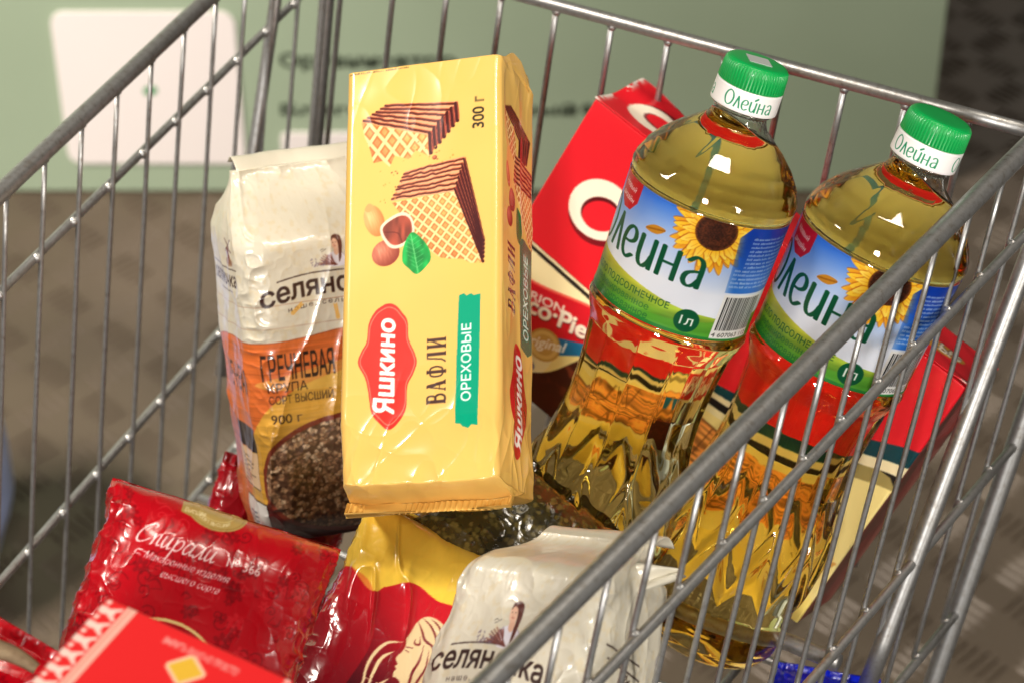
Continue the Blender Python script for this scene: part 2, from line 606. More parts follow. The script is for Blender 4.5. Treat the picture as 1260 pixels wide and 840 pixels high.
def rbox(x0, x1, y0, y1, z0, z1, r, seg=6):
    """upright slab with rounded corners seen from -y"""
    pts = []
    for cx, cz, a0 in ((x1 - r, z1 - r, 0), (x0 + r, z1 - r, 90), (x0 + r, z0 + r, 180), (x1 - r, z0 + r, 270)):
        for a in np.linspace(R(a0), R(a0 + 90), seg): pts.append((cx + r * math.cos(a), cz + r * math.sin(a)))
    p = np.array(pts); k = len(p)
    f = np.c_[p[:, 0], np.full(k, y0), p[:, 1]]; bk = np.c_[p[:, 0], np.full(k, y1), p[:, 1]]
    j = np.arange(k)
    side = np.stack([j, j + k, (j + 1) % k + k, (j + 1) % k], -1)
    return np.vstack([f, bk]), [np.arange(k)[None], (k + np.arange(k))[None][:, ::-1], side]


V, F = rbox(-1.35, 0.487, BY, BY + 0.03, 0.004, 1.9, 0.006)
board = mesh_obj('display_board', V, F, m_board, smooth=False)
tag(board, 'pale sage green display board standing on the metal floor behind the cart', 'board')


def board_pt(px, py):
    """where the sight line through this place of the photograph meets the board"""
    u, v = (px - 630) / 3000, (py - 420) / 3000
    dx, dy, dz = u, math.cos(PITCH) - v * math.sin(PITCH), -math.sin(PITCH) - v * math.cos(PITCH)
    t = BY / dy
    return dx * t, CAM_H + dz * t


x0, z1 = board_pt(84, 14); x1, z0 = board_pt(312, 200)
V, F = rbox(-0.519, -0.312, BY - 0.003, BY, z0, z1, 0.016)
card = mesh_obj('white_card', V, F, m_card, board, smooth=False)
cx, cz = -0.415, board_pt(198, 110)[1]
t = np.linspace(0, 2 * PI, 20, endpoint=False)
dot = np.c_[cx + 0.0085 * np.cos(t) * np.cos(.3) - 0.006 * np.sin(t) * math.sin(.3), np.full(20, BY - 0.0034), cz + 0.0085 * np.cos(t) * math.sin(.3) + 0.006 * np.sin(t) * math.cos(.3)]
mesh_obj('leaf_mark', dot, np.arange(20)[None], m_leafdot, card, smooth=False)
xa, zt = board_pt(345, 163); xb, zb = board_pt(560, 215)
V, F = rbox(xa, xb, BY - 0.003, BY, zb - 0.05, zt, 0.008)
mesh_obj('white_card', V, F, m_card, board, smooth=False)


def lettering(name, s, x, z, cap, y, mat, parent, bold=0.0, width=None):
    cu = bpy.data.curves.new(name, 'FONT'); cu.body = s; cu.size = cap / 0.727; cu.offset = bold; cu.extrude = 0.0004
    tmp = bpy.data.objects.new(name, cu); COL.objects.link(tmp)
    dg = bpy.context.evaluated_depsgraph_get()
    me = bpy.data.meshes.new_from_object(tmp.evaluated_get(dg))
    bpy.data.objects.remove(tmp)
    o = bpy.data.objects.new(name, me); COL.objects.link(o)
    me.materials.clear(); me.materials.append(mat)
    sx = 1.0
    if width:
        xs = [v.co.x for v in me.vertices]; sx = width / (max(xs) - min(xs))
    me.transform(Matrix.Translation((x, y, z)) @ Matrix.Rotation(PI / 2, 4, 'X') @ Matrix.Diagonal((sx, 1, 1, 1)))
    o.parent = parent
    return o


xa, za = board_pt(343, 82); xb, _ = board_pt(560, 82)
lettering('lettering', 'Организатор', xa, za, 0.0175, BY - 0.0008, m_ink, board, 0.0006, xb - xa)
xa, za = board_pt(343, 141); xb, _ = board_pt(706, 141)
lettering('lettering', 'Благотворительный', xa, za, 0.0145, BY - 0.0008, m_ink, board, 0.0004, xb - xa)
xa, za = board_pt(714, 141)
lettering('lettering', 'Фонд', xa, za, 0.0145, BY - 0.0008, m_ink, board, 0.0004)

# a pale plastic sack on the floor beyond the cart's left side
m_sack = plain('pale_blue_plastic', (168, 184, 232), 0.35, bump=(22, 0.6, 0.01))
tt, pp = np.linspace(0.02, PI - 0.02, 40), np.linspace(0, 2 * PI, 48, endpoint=False)
Tt, Pp = np.meshgrid(tt, pp, indexing='ij')
rr = np.sin(Tt) ** 0.7 * (0.125 - 0.04 * (np.cos(Tt) + 1) / 2) * (1 + 0.16 * (fbm(Pp * 3 / PI * 2, Tt * 3, 3, 5) - .5))
Zs = 0.2 + 0.2 * np.cos(Tt) * (1 + .05 * np.sin(3 * Pp))
Vs = np.stack([-0.580 + rr * np.cos(Pp), 1.72 + rr * np.sin(Pp), np.maximum(Zs, 0.003)], -1).reshape(-1, 3)
tag(mesh_obj('plastic_sack', Vs, grid_faces(40, 48, True), m_sack), 'pale blue plastic sack standing on the floor beyond the left side of the cart', 'sack')

# ================================================================ THE SHOPPING CART
m_steel, nt, b = new_mat('worn_zinc_wire')
pset(b, Metallic=0.85, Roughness=0.4)
tc = nt.nodes.new('ShaderNodeTexCoord')
nz = nt.nodes.new('ShaderNodeTexNoise'); nz.inputs['Scale'].default_value = 260; nz.inputs['Detail'].default_value = 5; nz.inputs['Roughness'].default_value = .7
nt.links.new(tc.outputs['Object'], nz.inputs['Vector'])
cr = nt.nodes.new('ShaderNodeValToRGB')
e = cr.color_ramp.elements
e[0].position, e[0].color = 0.28, (0.25, 0.225, 0.195, 1)
e[1].position, e[1].color = 0.62, (0.44, 0.44, 0.435, 1)
e2 = e.new(0.46); e2.color = (0.38, 0.375, 0.365, 1)
nt.links.new(nz.outputs[0], cr.inputs[0]); nt.links.new(cr.outputs[0], b.inputs['Base Color'])
mr = nt.nodes.new('ShaderNodeMapRange'); mr.inputs['To Min'].default_value, mr.inputs['To Max'].default_value = 0.50, 0.34
nt.links.new(nz.outputs[0], mr.inputs[0]); nt.links.new(mr.outputs[0], b.inputs['Roughness'])
bp = nt.nodes.new('ShaderNodeBump'); bp.inputs['Strength'].default_value = 0.12; bp.inputs['Distance'].default_value = 0.0002
nt.links.new(nz.outputs[0], bp.inputs['Height']); nt.links.new(bp.outputs[0], b.inputs['Normal'])

cart = thing('shopping_cart', 'grey zinc wire shopping cart filled with groceries', 'shopping cart', Matrix.Translation((0, 0.8, 0)))
CL, CR = np.array([-0.1317, 1.2359, 0.970]), np.array([0.2408, 0.9341, 1.030])
KL, KR = 1.047, 0.953                                # the worn cart is a little out of true: its right side sits higher
dirv = lambda a: np.array([math.cos(R(a)), math.sin(R(a)), 0.0])
DL, DR = dirv(66.1), dirv(54.1)
DF = (CR - CL) / np.linalg.norm(CR - CL)
OFF = np.array([0, -0.8, 0])
UPZ = np.array([0, 0, 1.0])
DN_L, DN_R = -0.275 * DL - UPZ, -0.31 * DR - UPZ
OUT_L, OUT_R = np.array([-DL[1], DL[0], 0]), np.array([DR[1], -DR[0], 0])
NEAR, FAR, DEEP = -0.62, 0.076, 0.30


def bar(name, pts, r, seg=14, welds=()):
    t = Tubes().add(np.asarray(pts, float) + OFF, r, seg)
    for p, q in welds:                                    # little weld beads where wires cross
        a = np.linspace(0.05, PI - .05, 5)
        t.add([p + OFF + UPZ * q * math.cos(k) for k in a], [q * math.sin(k) for k in a], 8)
    return t.build(name, m_steel, cart)


def span(a, b_, n_=12): return np.array([a + (b_ - a) * k for k in np.linspace(0, 1, n_)])


bar('top_rail', span(CL + DL * NEAR, CL + DL * 0.15), 0.0046, 20)
bar('top_rail', span(CR + DR * NEAR, CR + DR * 0.15), 0.0046, 20)
bar('top_rail', span(CL + DF * 0.004, CR - DF * 0.004), 0.0034, 18)
bar('top_rail', span(CL + DL * NEAR, CR + DR * NEAR), 0.0046, 20)
sL = [-(0.005 + 0.033 * k) for k in range(-2, 16)]
sR = [-(0.003 + 0.033 * k) for k in range(-2, 16)]
for (C_, D_, DN, OUT, ss, K) in ((CL, DL, DN_L, OUT_L, sL, KL), (CR, DR, DN_R, OUT_R, sR, KR)):
    for dz in (0.053 * K, 0.21 * K, DEEP * K):
        end = FAR - 0.29 * dz if C_ is CL else 0.126 - 0.5 * dz
        w = [(C_ + D_ * s * K + DN * dz + OUT * 0.0022, 0.0030) for s in ss]
        bar('side_rod', span(C_ + D_ * NEAR - UPZ * dz + OUT * 0.0034, C_ + D_ * end - UPZ * dz + OUT * 0.0034), 0.0024, 12, w)
    for i, s in enumerate(ss):
        p0 = C_ + D_ * s * K
        rs = np.random.RandomState(i + (0 if C_ is CL else 50))
        pts = span(p0 - UPZ * 0.003, p0 + DN * DEEP * K, 12)
        pts[1:-1] += (D_ * 0.0011 * rs.uniform(-1, 1)) * np.sin(np.linspace(0, PI, 10))[:, None]
        bar('side_wire', pts, 0.0013, 10, [(p0 - UPZ * 0.0045, 0.0022)])
for p0, dn, ln, r in ((CL + DL * FAR, DN_L, .5, .0048), (CL + DL * 0.014, -.46 * DL - UPZ, .25, .0036), (CR + DR * 0.126, -.5 * DR - UPZ, .5, .0050),
                      (CR + DR * 0.046, -.64 * DR - UPZ, .26, .0046)):
    bar('frame_post', span(p0 + (OUT_R if p0[0] > 0 else OUT_L) * .003, p0 + dn * ln + (OUT_R if p0[0] > 0 else OUT_L) * .003), r, 16)
bl, br = CL + DN_L * DEEP * KL, CR + DN_R * DEEP * KR
for k in range(1, 13):
    t = (0.0084 + 0.032 * k) / 0.4283
    g = t / (1 - t) * 1.0986; t = g / (1 + g)
    p0 = CL * (1 - t) + CR * t
    p1 = p0 - (UPZ + DF * (.17 - .07 * t)) * DEEP
    bar('end_wire', span(p0 - UPZ * 0.002, p1, 10), 0.0017, 10, [(p0 - UPZ * 0.004, 0.0026)])
# wire floor of the basket
for k in np.linspace(0.02, 0.9, 12):
    bar('base_rod', span(bl + DL * (NEAR + .07) * k, br + DR * (NEAR + .07) * k), 0.0024, 10)
for k in np.linspace(0.06, 0.94, 9):
    a = bl + (br - bl) * k + [0, 0, -0.005]
    c = (bl + DL * (NEAR + .07)) * (1 - k) + (br + DR * (NEAR + .07)) * k + [0, 0, -0.005]
    bar('base_rod', span(a, c), 0.0022, 10)
q = CR + DN_R * 0.243 * KR + DR * -0.075
bar('base_rod', span(q + [0, 0, .012], q + [-0.03, 0.012, .016] - DF * 0.06), 0.0042, 14)
# legs down to the floor
for C_, D_, DN, p in ((CL, DL, DN_L, CL + DL * FAR + DN_L * .5), (CR, DR, DN_R, CR + DR * .126 + (-.5 * DR - UPZ) * .5)):
    bar('frame_leg', span(p, np.array([p[0], p[1], 0.0])), 0.0075, 14)
    q = C_ + D_ * NEAR + DN * 0.30
    bar('frame_leg', span(q, np.array([q[0], q[1], 0.0])), 0.0075, 14)

# ================================================================ THE GROCERIES
DARK = (30, 22, 20)
rng = np.random.RandomState(3)

# hand-drawn letter skeletons (x-height 1)
OLE = {
    'О': ([[(.5, 1.5), (.12, 1.28), (-.08, .75), (.1, .2), (.5, -.03), (.9, .2), (1.08, .75), (.9, 1.28), (.5, 1.5), (.3, 1.42)]], 1.22),
    'л': ([[(0, 0), (.3, 1.04), (.36, 1.04), (.68, 0)]], .78),
    'е': ([[(.12, .5), (.5, .52), (.74, .66), (.7, .92), (.45, 1.03), (.16, .86), (.05, .5), (.16, .14), (.45, -.02), (.78, .14)]], .92),
    'й': ([[(.06, 1), (.06, .4), (.18, .08), (.42, 0), (.64, .18), (.74, .42)], [(.76, 1), (.76, 0)]], 1.0),
    'н': ([[(.04, 1), (.04, 0)], [(.04, .5), (.74, .5)], [(.76, 1), (.76, 0)]], 1.0),
    'а': ([[(.1, .86), (.36, 1.02), (.64, .94), (.74, .7), (.74, 0)], [(.74, .56), (.4, .52), (.12, .4), (.07, .16), (.26, 0), (.54, .06), (.74, .3)]], .9),
}


def write_ole(A, x, y, k, wd, color, nib=(0.15, .55), leaf=None, sx=1.0):
    for ch in 'Олейна':
        g, adv = OLE[ch]
        A.strokes(g, x, y, k, wd, color, nib=nib, sx=sx * .87)
        if ch == 'й':
            c0, c1 = x + .42 * k * sx, y + 1.33 * k
            if leaf:
                A.poly([(c0 - .34 * k, c1 - .1 * k), (c0 - .05 * k, c1 + .14 * k), (c0 + .36 * k, c1 + .13 * k), (c0 + .1 * k, c1 - .12 * k)], leaf, smooth=True)
                A.line([(c0 - .3 * k, c1 - .07 * k), (c0 + .33 * k, c1 + .1 * k)], .06 * k, (150, 90, 20), .7)
            else:
                A.line([(c0 + .02 * k, c1 - .1 * k), (c0 + .26 * k, c1 + .1 * k)], wd * 1.1, color)
        x += adv * k * sx
    return x


VAFLI = {  # slab-serif capitals: list of (points, width)
    'В': [([(.14, 0), (.14, 1)], .17), ([(0, .03), (.34, .03)], .06), ([(0, .97), (.34, .97)], .06), ([(.2, .97), (.42, .95), (.5, .76), (.42, .56), (.2, .53)], .1), ([(.2, .53), (.48, .5), (.56, .27), (.46, .06), (.2, .03)], .11)],
    'А': [([(.08, 0), (.3, 1)], .07), ([(.3, 1), (.54, 0)], .17), ([(.14, .33), (.46, .33)], .06), ([(0, .03), (.2, .03)], .06), ([(.4, .03), (.68, .03)], .06)],
    'Ф': [([(.34, -.02), (.34, 1.02)], .16), ([(.22, .03), (.46, .03)], .06), ([(.22, .97), (.46, .97)], .06), ([(.34, .84), (.12, .78), (.04, .5), (.12, .22), (.34, .16), (.56, .22), (.64, .5), (.56, .78), (.34, .84)], .09)],
    'Л': [([(.52, 0), (.52, 1)], .17), ([(.24, .97), (.62, .97)], .06), ([(.28, .97), (.2, .25), (.06, .03)], .08), ([(.4, .03), (.66, .03)], .06), ([(0, .06), (.08, .04)], .09)],
    'И': [([(.13, 0), (.13, 1)], .16), ([(.53, 0), (.53, 1)], .16), ([(.16, .16), (.5, .84)], .07)] + [([(x, y), (x + .26, y)], .06) for x in (0, .4) for y in (.03, .97)],
}
VADV = {'В': .66, 'А': .74, 'Ф': .78, 'Л': .74, 'И': .7}


def write_slab(A, s, x, y, cap, color, rot=0.0, sx=1.0, gap=.1):
    c, sn = math.cos(rot), math.sin(rot)
    p = 0.0
    for ch in s:
        for pts, wd in VAFLI[ch]:
            q = smooth_line(pts, False, 5) if len(pts) > 3 else np.asarray(pts, float)
            q = np.c_[(q[:, 0] + p) * cap * sx, q[:, 1] * cap]
            A.line(np.c_[x + c * q[:, 0] - sn * q[:, 1], y + sn * q[:, 0] + c * q[:, 1]], wd * cap * min(1, sx + .15), color, smooth=False, butt=True)
        p += VADV[ch] + gap


# ---------------------------------------------------------------- 1. the yellow wafer pack
def px_wafer(x, y):
    l, r = 426 - .0275 * (y - 92), 615 + .006 * (y - 72)
    t, b_ = 92 - .116 * (x - 426), 602 - .058 * (x - 412)
    return -37 + 74 * (x - l) / (r - l), -98.5 + 197 * (b_ - y) / (b_ - t)


W1 = lambda L: [px_wafer(410 + x / 2.8, 50 + y / 2.8) for x, y in L]
W2 = lambda L: [px_wafer(405 + x / 2.8, 340 + y / 2.8) for x, y in L]


def wafer_face(A, poly, d1, d2, base=(243, 164, 92), clip=None):
    """lattice-pressed wafer sheet; d1, d2 = the two line directions with their spacing in mm"""
    cen = np.mean(poly, 0)

    def colr(X, Y):
        o = np.empty(X.shape + (3,)); o[:] = rgb(base)
        o *= (0.78 + 0.34 * fbm(X / 4, Y / 4, 3, 4) + .012 * (X - cen[0]) + .008 * (Y - cen[1]))[..., None]
        o = np.clip(o, 0, 1)
        li = np.zeros(X.shape); dk = np.zeros(X.shape)
        for (dx, dy), sp in (d1, d2):
            L = math.hypot(dx, dy)
            q = ((X - cen[0]) * dy - (Y - cen[1]) * dx) / L / sp
            f = np.abs(q - np.round(q))
            li = np.maximum(li, 1 - sstep(.10, .17, f))
            dk = np.maximum(dk, sstep(.12, .2, f) * (1 - sstep(.24, .34, f)) * .9)
        o = o * (1 - .55 * dk[..., None]) + rgb((190, 74, 30)) * .55 * dk[..., None]
        return o * (1 - li[..., None]) + rgb((255, 214, 150)) * li[..., None]
    A.poly(poly, colr, clip=clip)


def layers(A, a0, a1, b0, b1, n, dark=(92, 30, 22), pale=(238, 168, 120), wob=.5, seed=0, dark_share=.5):
    """stripes between the edge a0-a1 and the edge b0-b1"""
    a0, a1, b0, b1 = map(np.array, (a0, a1, b0, b1))
    A.poly([a0, a1, b1, b0], pale)
    t = np.linspace(0, 1, 40)[:, None]
    for k in range(n):
        f = (k + .5) / n
        wv = wob * (fbm(t * 9, t * 0 + k * 3.1, 3, seed) - .5)
        p = (a0 + (b0 - a0) * f) * (1 - t) + (a1 + (b1 - a1) * f) * t
        up = (b0 + b1 - a0 - a1) / 2; H = np.linalg.norm(up); up = up / H
        A.line(p + up * wv * 2.2, H / n * dark_share, dark, smooth=False)
        A.line(p + up * (wv * 2.2 + H / n * .3), H / n * .14, (196, 96, 62), .8, smooth=False)


def nut(A, c, rx, ry, rot, base, hi):
    def colr(X, Y):
        dx, dy = X - c[0], Y - c[1]
        u, v = (dx * math.cos(rot) + dy * math.sin(rot)) / rx, (-dx * math.sin(rot) + dy * math.cos(rot)) / ry
        q = np.clip(1 - np.hypot(u + .3, v - .35) / 1.35, 0, 1)[..., None] * (0.8 + .5 * vnoise(u * 9, v * 2, 3)[..., None])
        return rgb(base) * (1 - q) + rgb(hi) * q
    A.ell(c[0], c[1], rx, ry, colr, rot=rot)


YEL = (236, 190, 101)
A = Art(-46, -130, 96, 130, 4.0, YEL)
A.noise(.02, 30, 30, 2)
# upper wafer
wafer_face(A, W1([(98, 302), (328, 352), (334, 426), (286, 404), (262, 436), (214, 422), (196, 462), (172, 440), (140, 448), (126, 396), (108, 352)]), ((.62, -.78), 5.6), ((.62, .9), 5.8))
layers(A, *W1([(328, 352), (98, 302), (432, 232), (190, 238)]), 6, wob=.5, seed=1, dark_share=.42)
layers(A, *W1([(332, 424), (328, 352), (438, 292), (432, 232)]), 7, dark=(70, 18, 18), pale=(196, 84, 66), wob=.2, dark_share=.62)
# lower wafer
wafer_face(A, W1([(204, 588), (420, 550), (520, 800), (476, 800), (450, 786), (400, 784), (372, 780), (338, 756)]), ((.72, -.66), 3.7), ((.52, .72), 3.9))
layers(A, *W1([(200, 582), (420, 552), (250, 478), (455, 428)]), 7, wob=.75, seed=5, dark_share=.40)
layers(A, *W1([(420, 552), (520, 802), (458, 430), (522, 716)]), 6, dark=(66, 16, 18), pale=(150, 50, 46), wob=.2, dark_share=.6)
for i in range(46):
    x, y = W1([(rng.uniform(230, 420), rng.uniform(370, 450))])[0] if i < 26 else W1([(rng.uniform(160, 240), rng.uniform(470, 600))])[0]
    A.ell(x, y, *(rng.uniform(.12, .55, 2)), (206, 140, 60) if rng.rand() < .7 else (120, 50, 26), .85, rot=rng.rand() * 3)
c = W1([(352, 431)])[0]; nut(A, c, 1.2, 1.1, 0, (130, 50, 24), (230, 140, 90))
# nuts and the mint leaf
nut(A, W1([(142, 650)])[0], 4.6, 8.0, .35, (214, 120, 60), (255, 196, 130))
A.poly(W1([(108, 612), (122, 590), (140, 600), (124, 620)]), (236, 160, 96), smooth=True)
nut(A, W1([(182, 762)])[0], 6.6, 6.2, .3, (142, 58, 42), (226, 140, 110))
A.poly(W1([(163, 672), (232, 622), (272, 640), (280, 700), (236, 742), (190, 738)]), (248, 218, 190), smooth=True)
A.poly(W1([(172, 676), (230, 634), (266, 646), (272, 698), (232, 732), (196, 728)]), lambda X, Y: rgb((150, 66, 48)) * (.75 + .55 * vnoise(X / 1.5, Y / 6, 8))[..., None], smooth=True)
A.line(W1([(176, 690), (224, 694), (240, 728)]), .5, (96, 34, 26), .8)
leaf = W1([(272, 692), (300, 706), (330, 742), (340, 782), (322, 812), (290, 836), (262, 816), (240, 790), (246, 736)])
A.poly(leaf, lambda X, Y: rgb((22, 150, 66)) * (.8 + .55 * vnoise(X / 2, Y / 3.2, 5))[..., None], smooth=True)
m0, m1 = W1([(270, 700)])[0], W1([(296, 834)])[0]
A.line([m0, m1], .45, (120, 214, 130), .8)
for k in np.linspace(.15, .85, 7):
    q = np.array(m0) * (1 - k) + np.array(m1) * k
    for s in (-1, 1): A.line([q, q + np.array([s * 4.2 * (1 - abs(k - .5)), -2.6 * 0 + 2.0])], .22, (120, 214, 130), .6)
# words up the pack: all read from bottom to top
A.text('300 г', W1([(520, 326)])[0][0], W1([(520, 328)])[0][1], 5.6, (46, 40, 30), rot=PI / 2, bold=.018, width=15.6)
p = W2([(407, 458)])[0]
write_slab(A, 'ВАФЛИ', p[0], p[1], 8.8, (74, 48, 44), rot=PI / 2, sx=.86)
A.poly(W2([(452, 98), (470, 92), (478, 100), (494, 92), (502, 98), (526, 94), (524, 300), (518, 530), (496, 528), (486, 540), (466, 534), (458, 526), (441, 524), (445, 300)]), (0, 158, 120))
p = W2([(494, 450)])[0]
A.text('ОРЕХОВЫЕ', p[0], p[1], 4.3, (246, 250, 246), rot=PI / 2, bold=.012, width=35)
badge = [(207, 122), (232, 130), (252, 152), (272, 182), (276, 240), (298, 290), (305, 322), (292, 360), (272, 400), (268, 470), (246, 512), (207, 543), (172, 520), (145, 486), (134, 420), (122, 370), (97, 322), (110, 282), (128, 250), (136, 190), (158, 150), (184, 130)]
bp_ = np.array(W2(badge)); bc = bp_.mean(0)
A.poly(bp_, (244, 52, 44), smooth=True)
A.line(bc + (bp_ - bc) * .93, .5, (255, 128, 104), .9, closed=True)
p = W2([(216, 492)])[0]
A.text('Яшкино', p[0] + .8, p[1], 8.6, (255, 248, 240), rot=PI / 2, bold=.035, shear=.16, width=43.5, warp=lambda x, y: (x, y * (1.12 - .010 * x + .00012 * x * x)))
A.text('Яшкино', 150, 0, 1, (0, 0, 0))
for i in range(34):
    x = -35.5 + i * .86 + (i % 7 == 6) * .6
    A.rect(x, 96.0, x + rng.uniform(.3, .7), 96.0 + rng.uniform(.5, .95), (60, 50, 40), .8)
# right side of the pack
sx0 = 38.6
A.rect(sx0 + 1, -60, sx0 + 1.4, 80, (235, 190, 100), .4)
wafer_face(A, [(sx0 + 4, 75), (sx0 + 20, 66), (sx0 + 24, 52), (sx0 + 10, 58)], ((.6, -.8), 3), ((.7, .7), 3), (214, 132, 66))
layers(A, (sx0 + 4, 75), (sx0 + 24, 66), (sx0 + 14, 79), (sx0 + 42, 72), 6, wob=.25, dark=(86, 30, 22), pale=(176, 96, 70))
layers(A, (sx0 + 24, 66), (sx0 + 24, 51), (sx0 + 42, 72), (sx0 + 38, 60), 5, wob=.2, dark=(66, 22, 18), pale=(120, 54, 40))
layers(A, (sx0 + 18, 44), (sx0 + 46, 44), (sx0 + 21, 58), (sx0 + 48, 57), 6, wob=.6, dark=(104, 34, 24), pale=(220, 140, 96))
wafer_face(A, [(sx0 + 18, 44), (sx0 + 47, 44), (sx0 + 48, 18), (sx0 + 38, 22)], ((.7, -.7), 3), ((.6, .75), 3), (236, 140, 76))
nut(A, (sx0 + 8, 44), 2.8, 6, .3, (180, 90, 50), (240, 160, 110)); nut(A, (sx0 + 15, 34), 5, 5.4, 0, (130, 50, 40), (210, 120, 96)); nut(A, (sx0 + 12, 25), 4, 4.6, .3, (140, 46, 36), (216, 120, 100))
A.poly([(sx0 + 23, 33), (sx0 + 29, 28), (sx0 + 28, 17), (sx0 + 22, 20)], (30, 110, 60), smooth=True)
write_slab(A, 'ВАФЛИ', sx0 + 20, -19, 12, (74, 48, 44), rot=PI / 2, sx=.66)
A.poly([(sx0 + 27, 19), (sx0 + 31, 21), (sx0 + 45, 19), (sx0 + 44, -30), (sx0 + 38, -33), (sx0 + 27, -31)], (0, 110, 84))
A.text('ОРЕХОВЫЕ', sx0 + 39, -26, 7.0, (240, 246, 240), rot=PI / 2, bold=.01, width=40)
sb = np.array([(0, 30), (8, 26), (14, 14), (22, 5), (24, 0), (20, -8), (12, -16), (7, -27), (0, -30)], float)
sb = np.vstack([sb, (sb * [-.75, 1])[::-1][1:-1]])
A.poly(sb * [.66, .88] + [sx0 + 22, -58], (196, 30, 34), smooth=True)
A.text('Яшкино', sx0 + 28, -80, 9.5, (255, 244, 238), rot=PI / 2, bold=.035, shear=.15, width=43)

m_wafer = printed('glossy_yellow_film', .22, coat=.35, bump=(46, .10, .0015), stretch=(1, .4, 1), detail=2)
wr = thing('wafer_pack', 'tall yellow film pack of nut wafers with red badge, leaning on the red carton', 'wafers', world_M('wafer_pack'))


def prof_wafer(T):
    q = (np.abs(T) - 97.5)
    f = np.clip(q / 21, 0, 1)
    fd = np.where(q <= 0, 1, 1 - .965 * sstep(0, 1, f))
    y = np.sign(T) * (np.minimum(np.abs(T), 97.5) + np.where(T < 0, 5.0, 2.0) * np.sin(f * PI / 2) ** 1.2 + np.clip(q - 21, 0, 99) * np.where(T < 0, .85, -.5))
    zo = np.where(T < 0, np.clip(q - 19, 0, 99) * .55 + 7 * f, -7 * f - np.clip(q - 19, 0, 99) * 1.2)
    fw = 1 + .02 * f
    return fw, fd, y, zo


def disp_wafer(s, t, x, z):
    face = sstep(10, 37, 37 - np.abs(np.abs(s) - 0)) * (np.abs(s) < 37)
    e = sstep(40, 100, np.abs(t))
    d = .5 * (fbm(s / 30, t / 40, 2, 11) - .5) + e * np.where(t > 0, .3, .8) * (ridge(s / 17 + t / 60, t / 15, 12) - .3)
    d += e * np.where(t > 0, .12, .45) * (ridge(s / 9 - t / 30, t / 22, 15, 4) - .2)
    side = np.clip((s - 38) / 6, 0, 1)
    d += side * (1.1 * (fbm(s / 13, t / 30, 2, 21) - .5) + .5 * (ridge(s / 12, t / 36, 23) - .3))
    low = sstep(-60, -98, t)
    d += .34 * sstep(-30, -95, t) * (ridge(s / 34 + t / 30, t / 46 - s / 30, 41, 9) + ridge(s / 30 - t / 26, t / 60 + s / 44, 47, 9) - .2)
    d -= low * 1.8 * np.exp(-((np.abs(s) - 35) / 9) ** 2)
    return d


def move_wafer(P, s, t):
    q = np.clip(np.abs(t) - 118.5, 0, 99)
    P[..., 1] += np.sign(t) * np.where(q > 7, 1.1 * np.abs(np.mod(s * .55, 1) - .5) * 2, 0)
    P[..., 2] += np.where(q > 0, .5 * np.sin(s * 2.4), 0) + np.where((q > 0) & (t < 0), 1.6 * np.sin(s * .11 + .6), 0)
    lo = sstep(-84, -100, t)
    P[..., 1] += lo * (2.6 * (fbm(s / 13, t * 0, 2, 61) - .5) + 1.6 * np.exp(-((s + 37) / 7) ** 2) + .8 * np.exp(-((s - 36) / 6) ** 2))
    P[..., 2] += lo * 2.0 * (fbm(s / 10, t / 12, 2, 63) - .5)
    # the ears at the upper corners
    for sc, h in ((43, 7), (-38, 3)):
        g = np.exp(-((s - sc) / (5 if sc > 0 else 4)) ** 2) * sstep(96, 112, t)
        P[..., 1] += g * h
        P[..., 2] += g * (5 if sc > 0 else 8)
    return P


x_, z_, _, _, P_ = section(74, 52, 4.2, np.array([0.]))
T_ = np.concatenate([np.linspace(-125, -97, 80), np.linspace(-97, 97, 520)[1:], np.linspace(97, 128, 70)[1:]])
loft('film_body', wr, m_wafer, 74, 52, 4.2, s_steps(P_, .36, 3.0, -41, 92), T_, prof_wafer, A, disp_wafer, move_wafer)

# ---------------------------------------------------------------- the two groats bags
CREAM = (212, 205, 186)


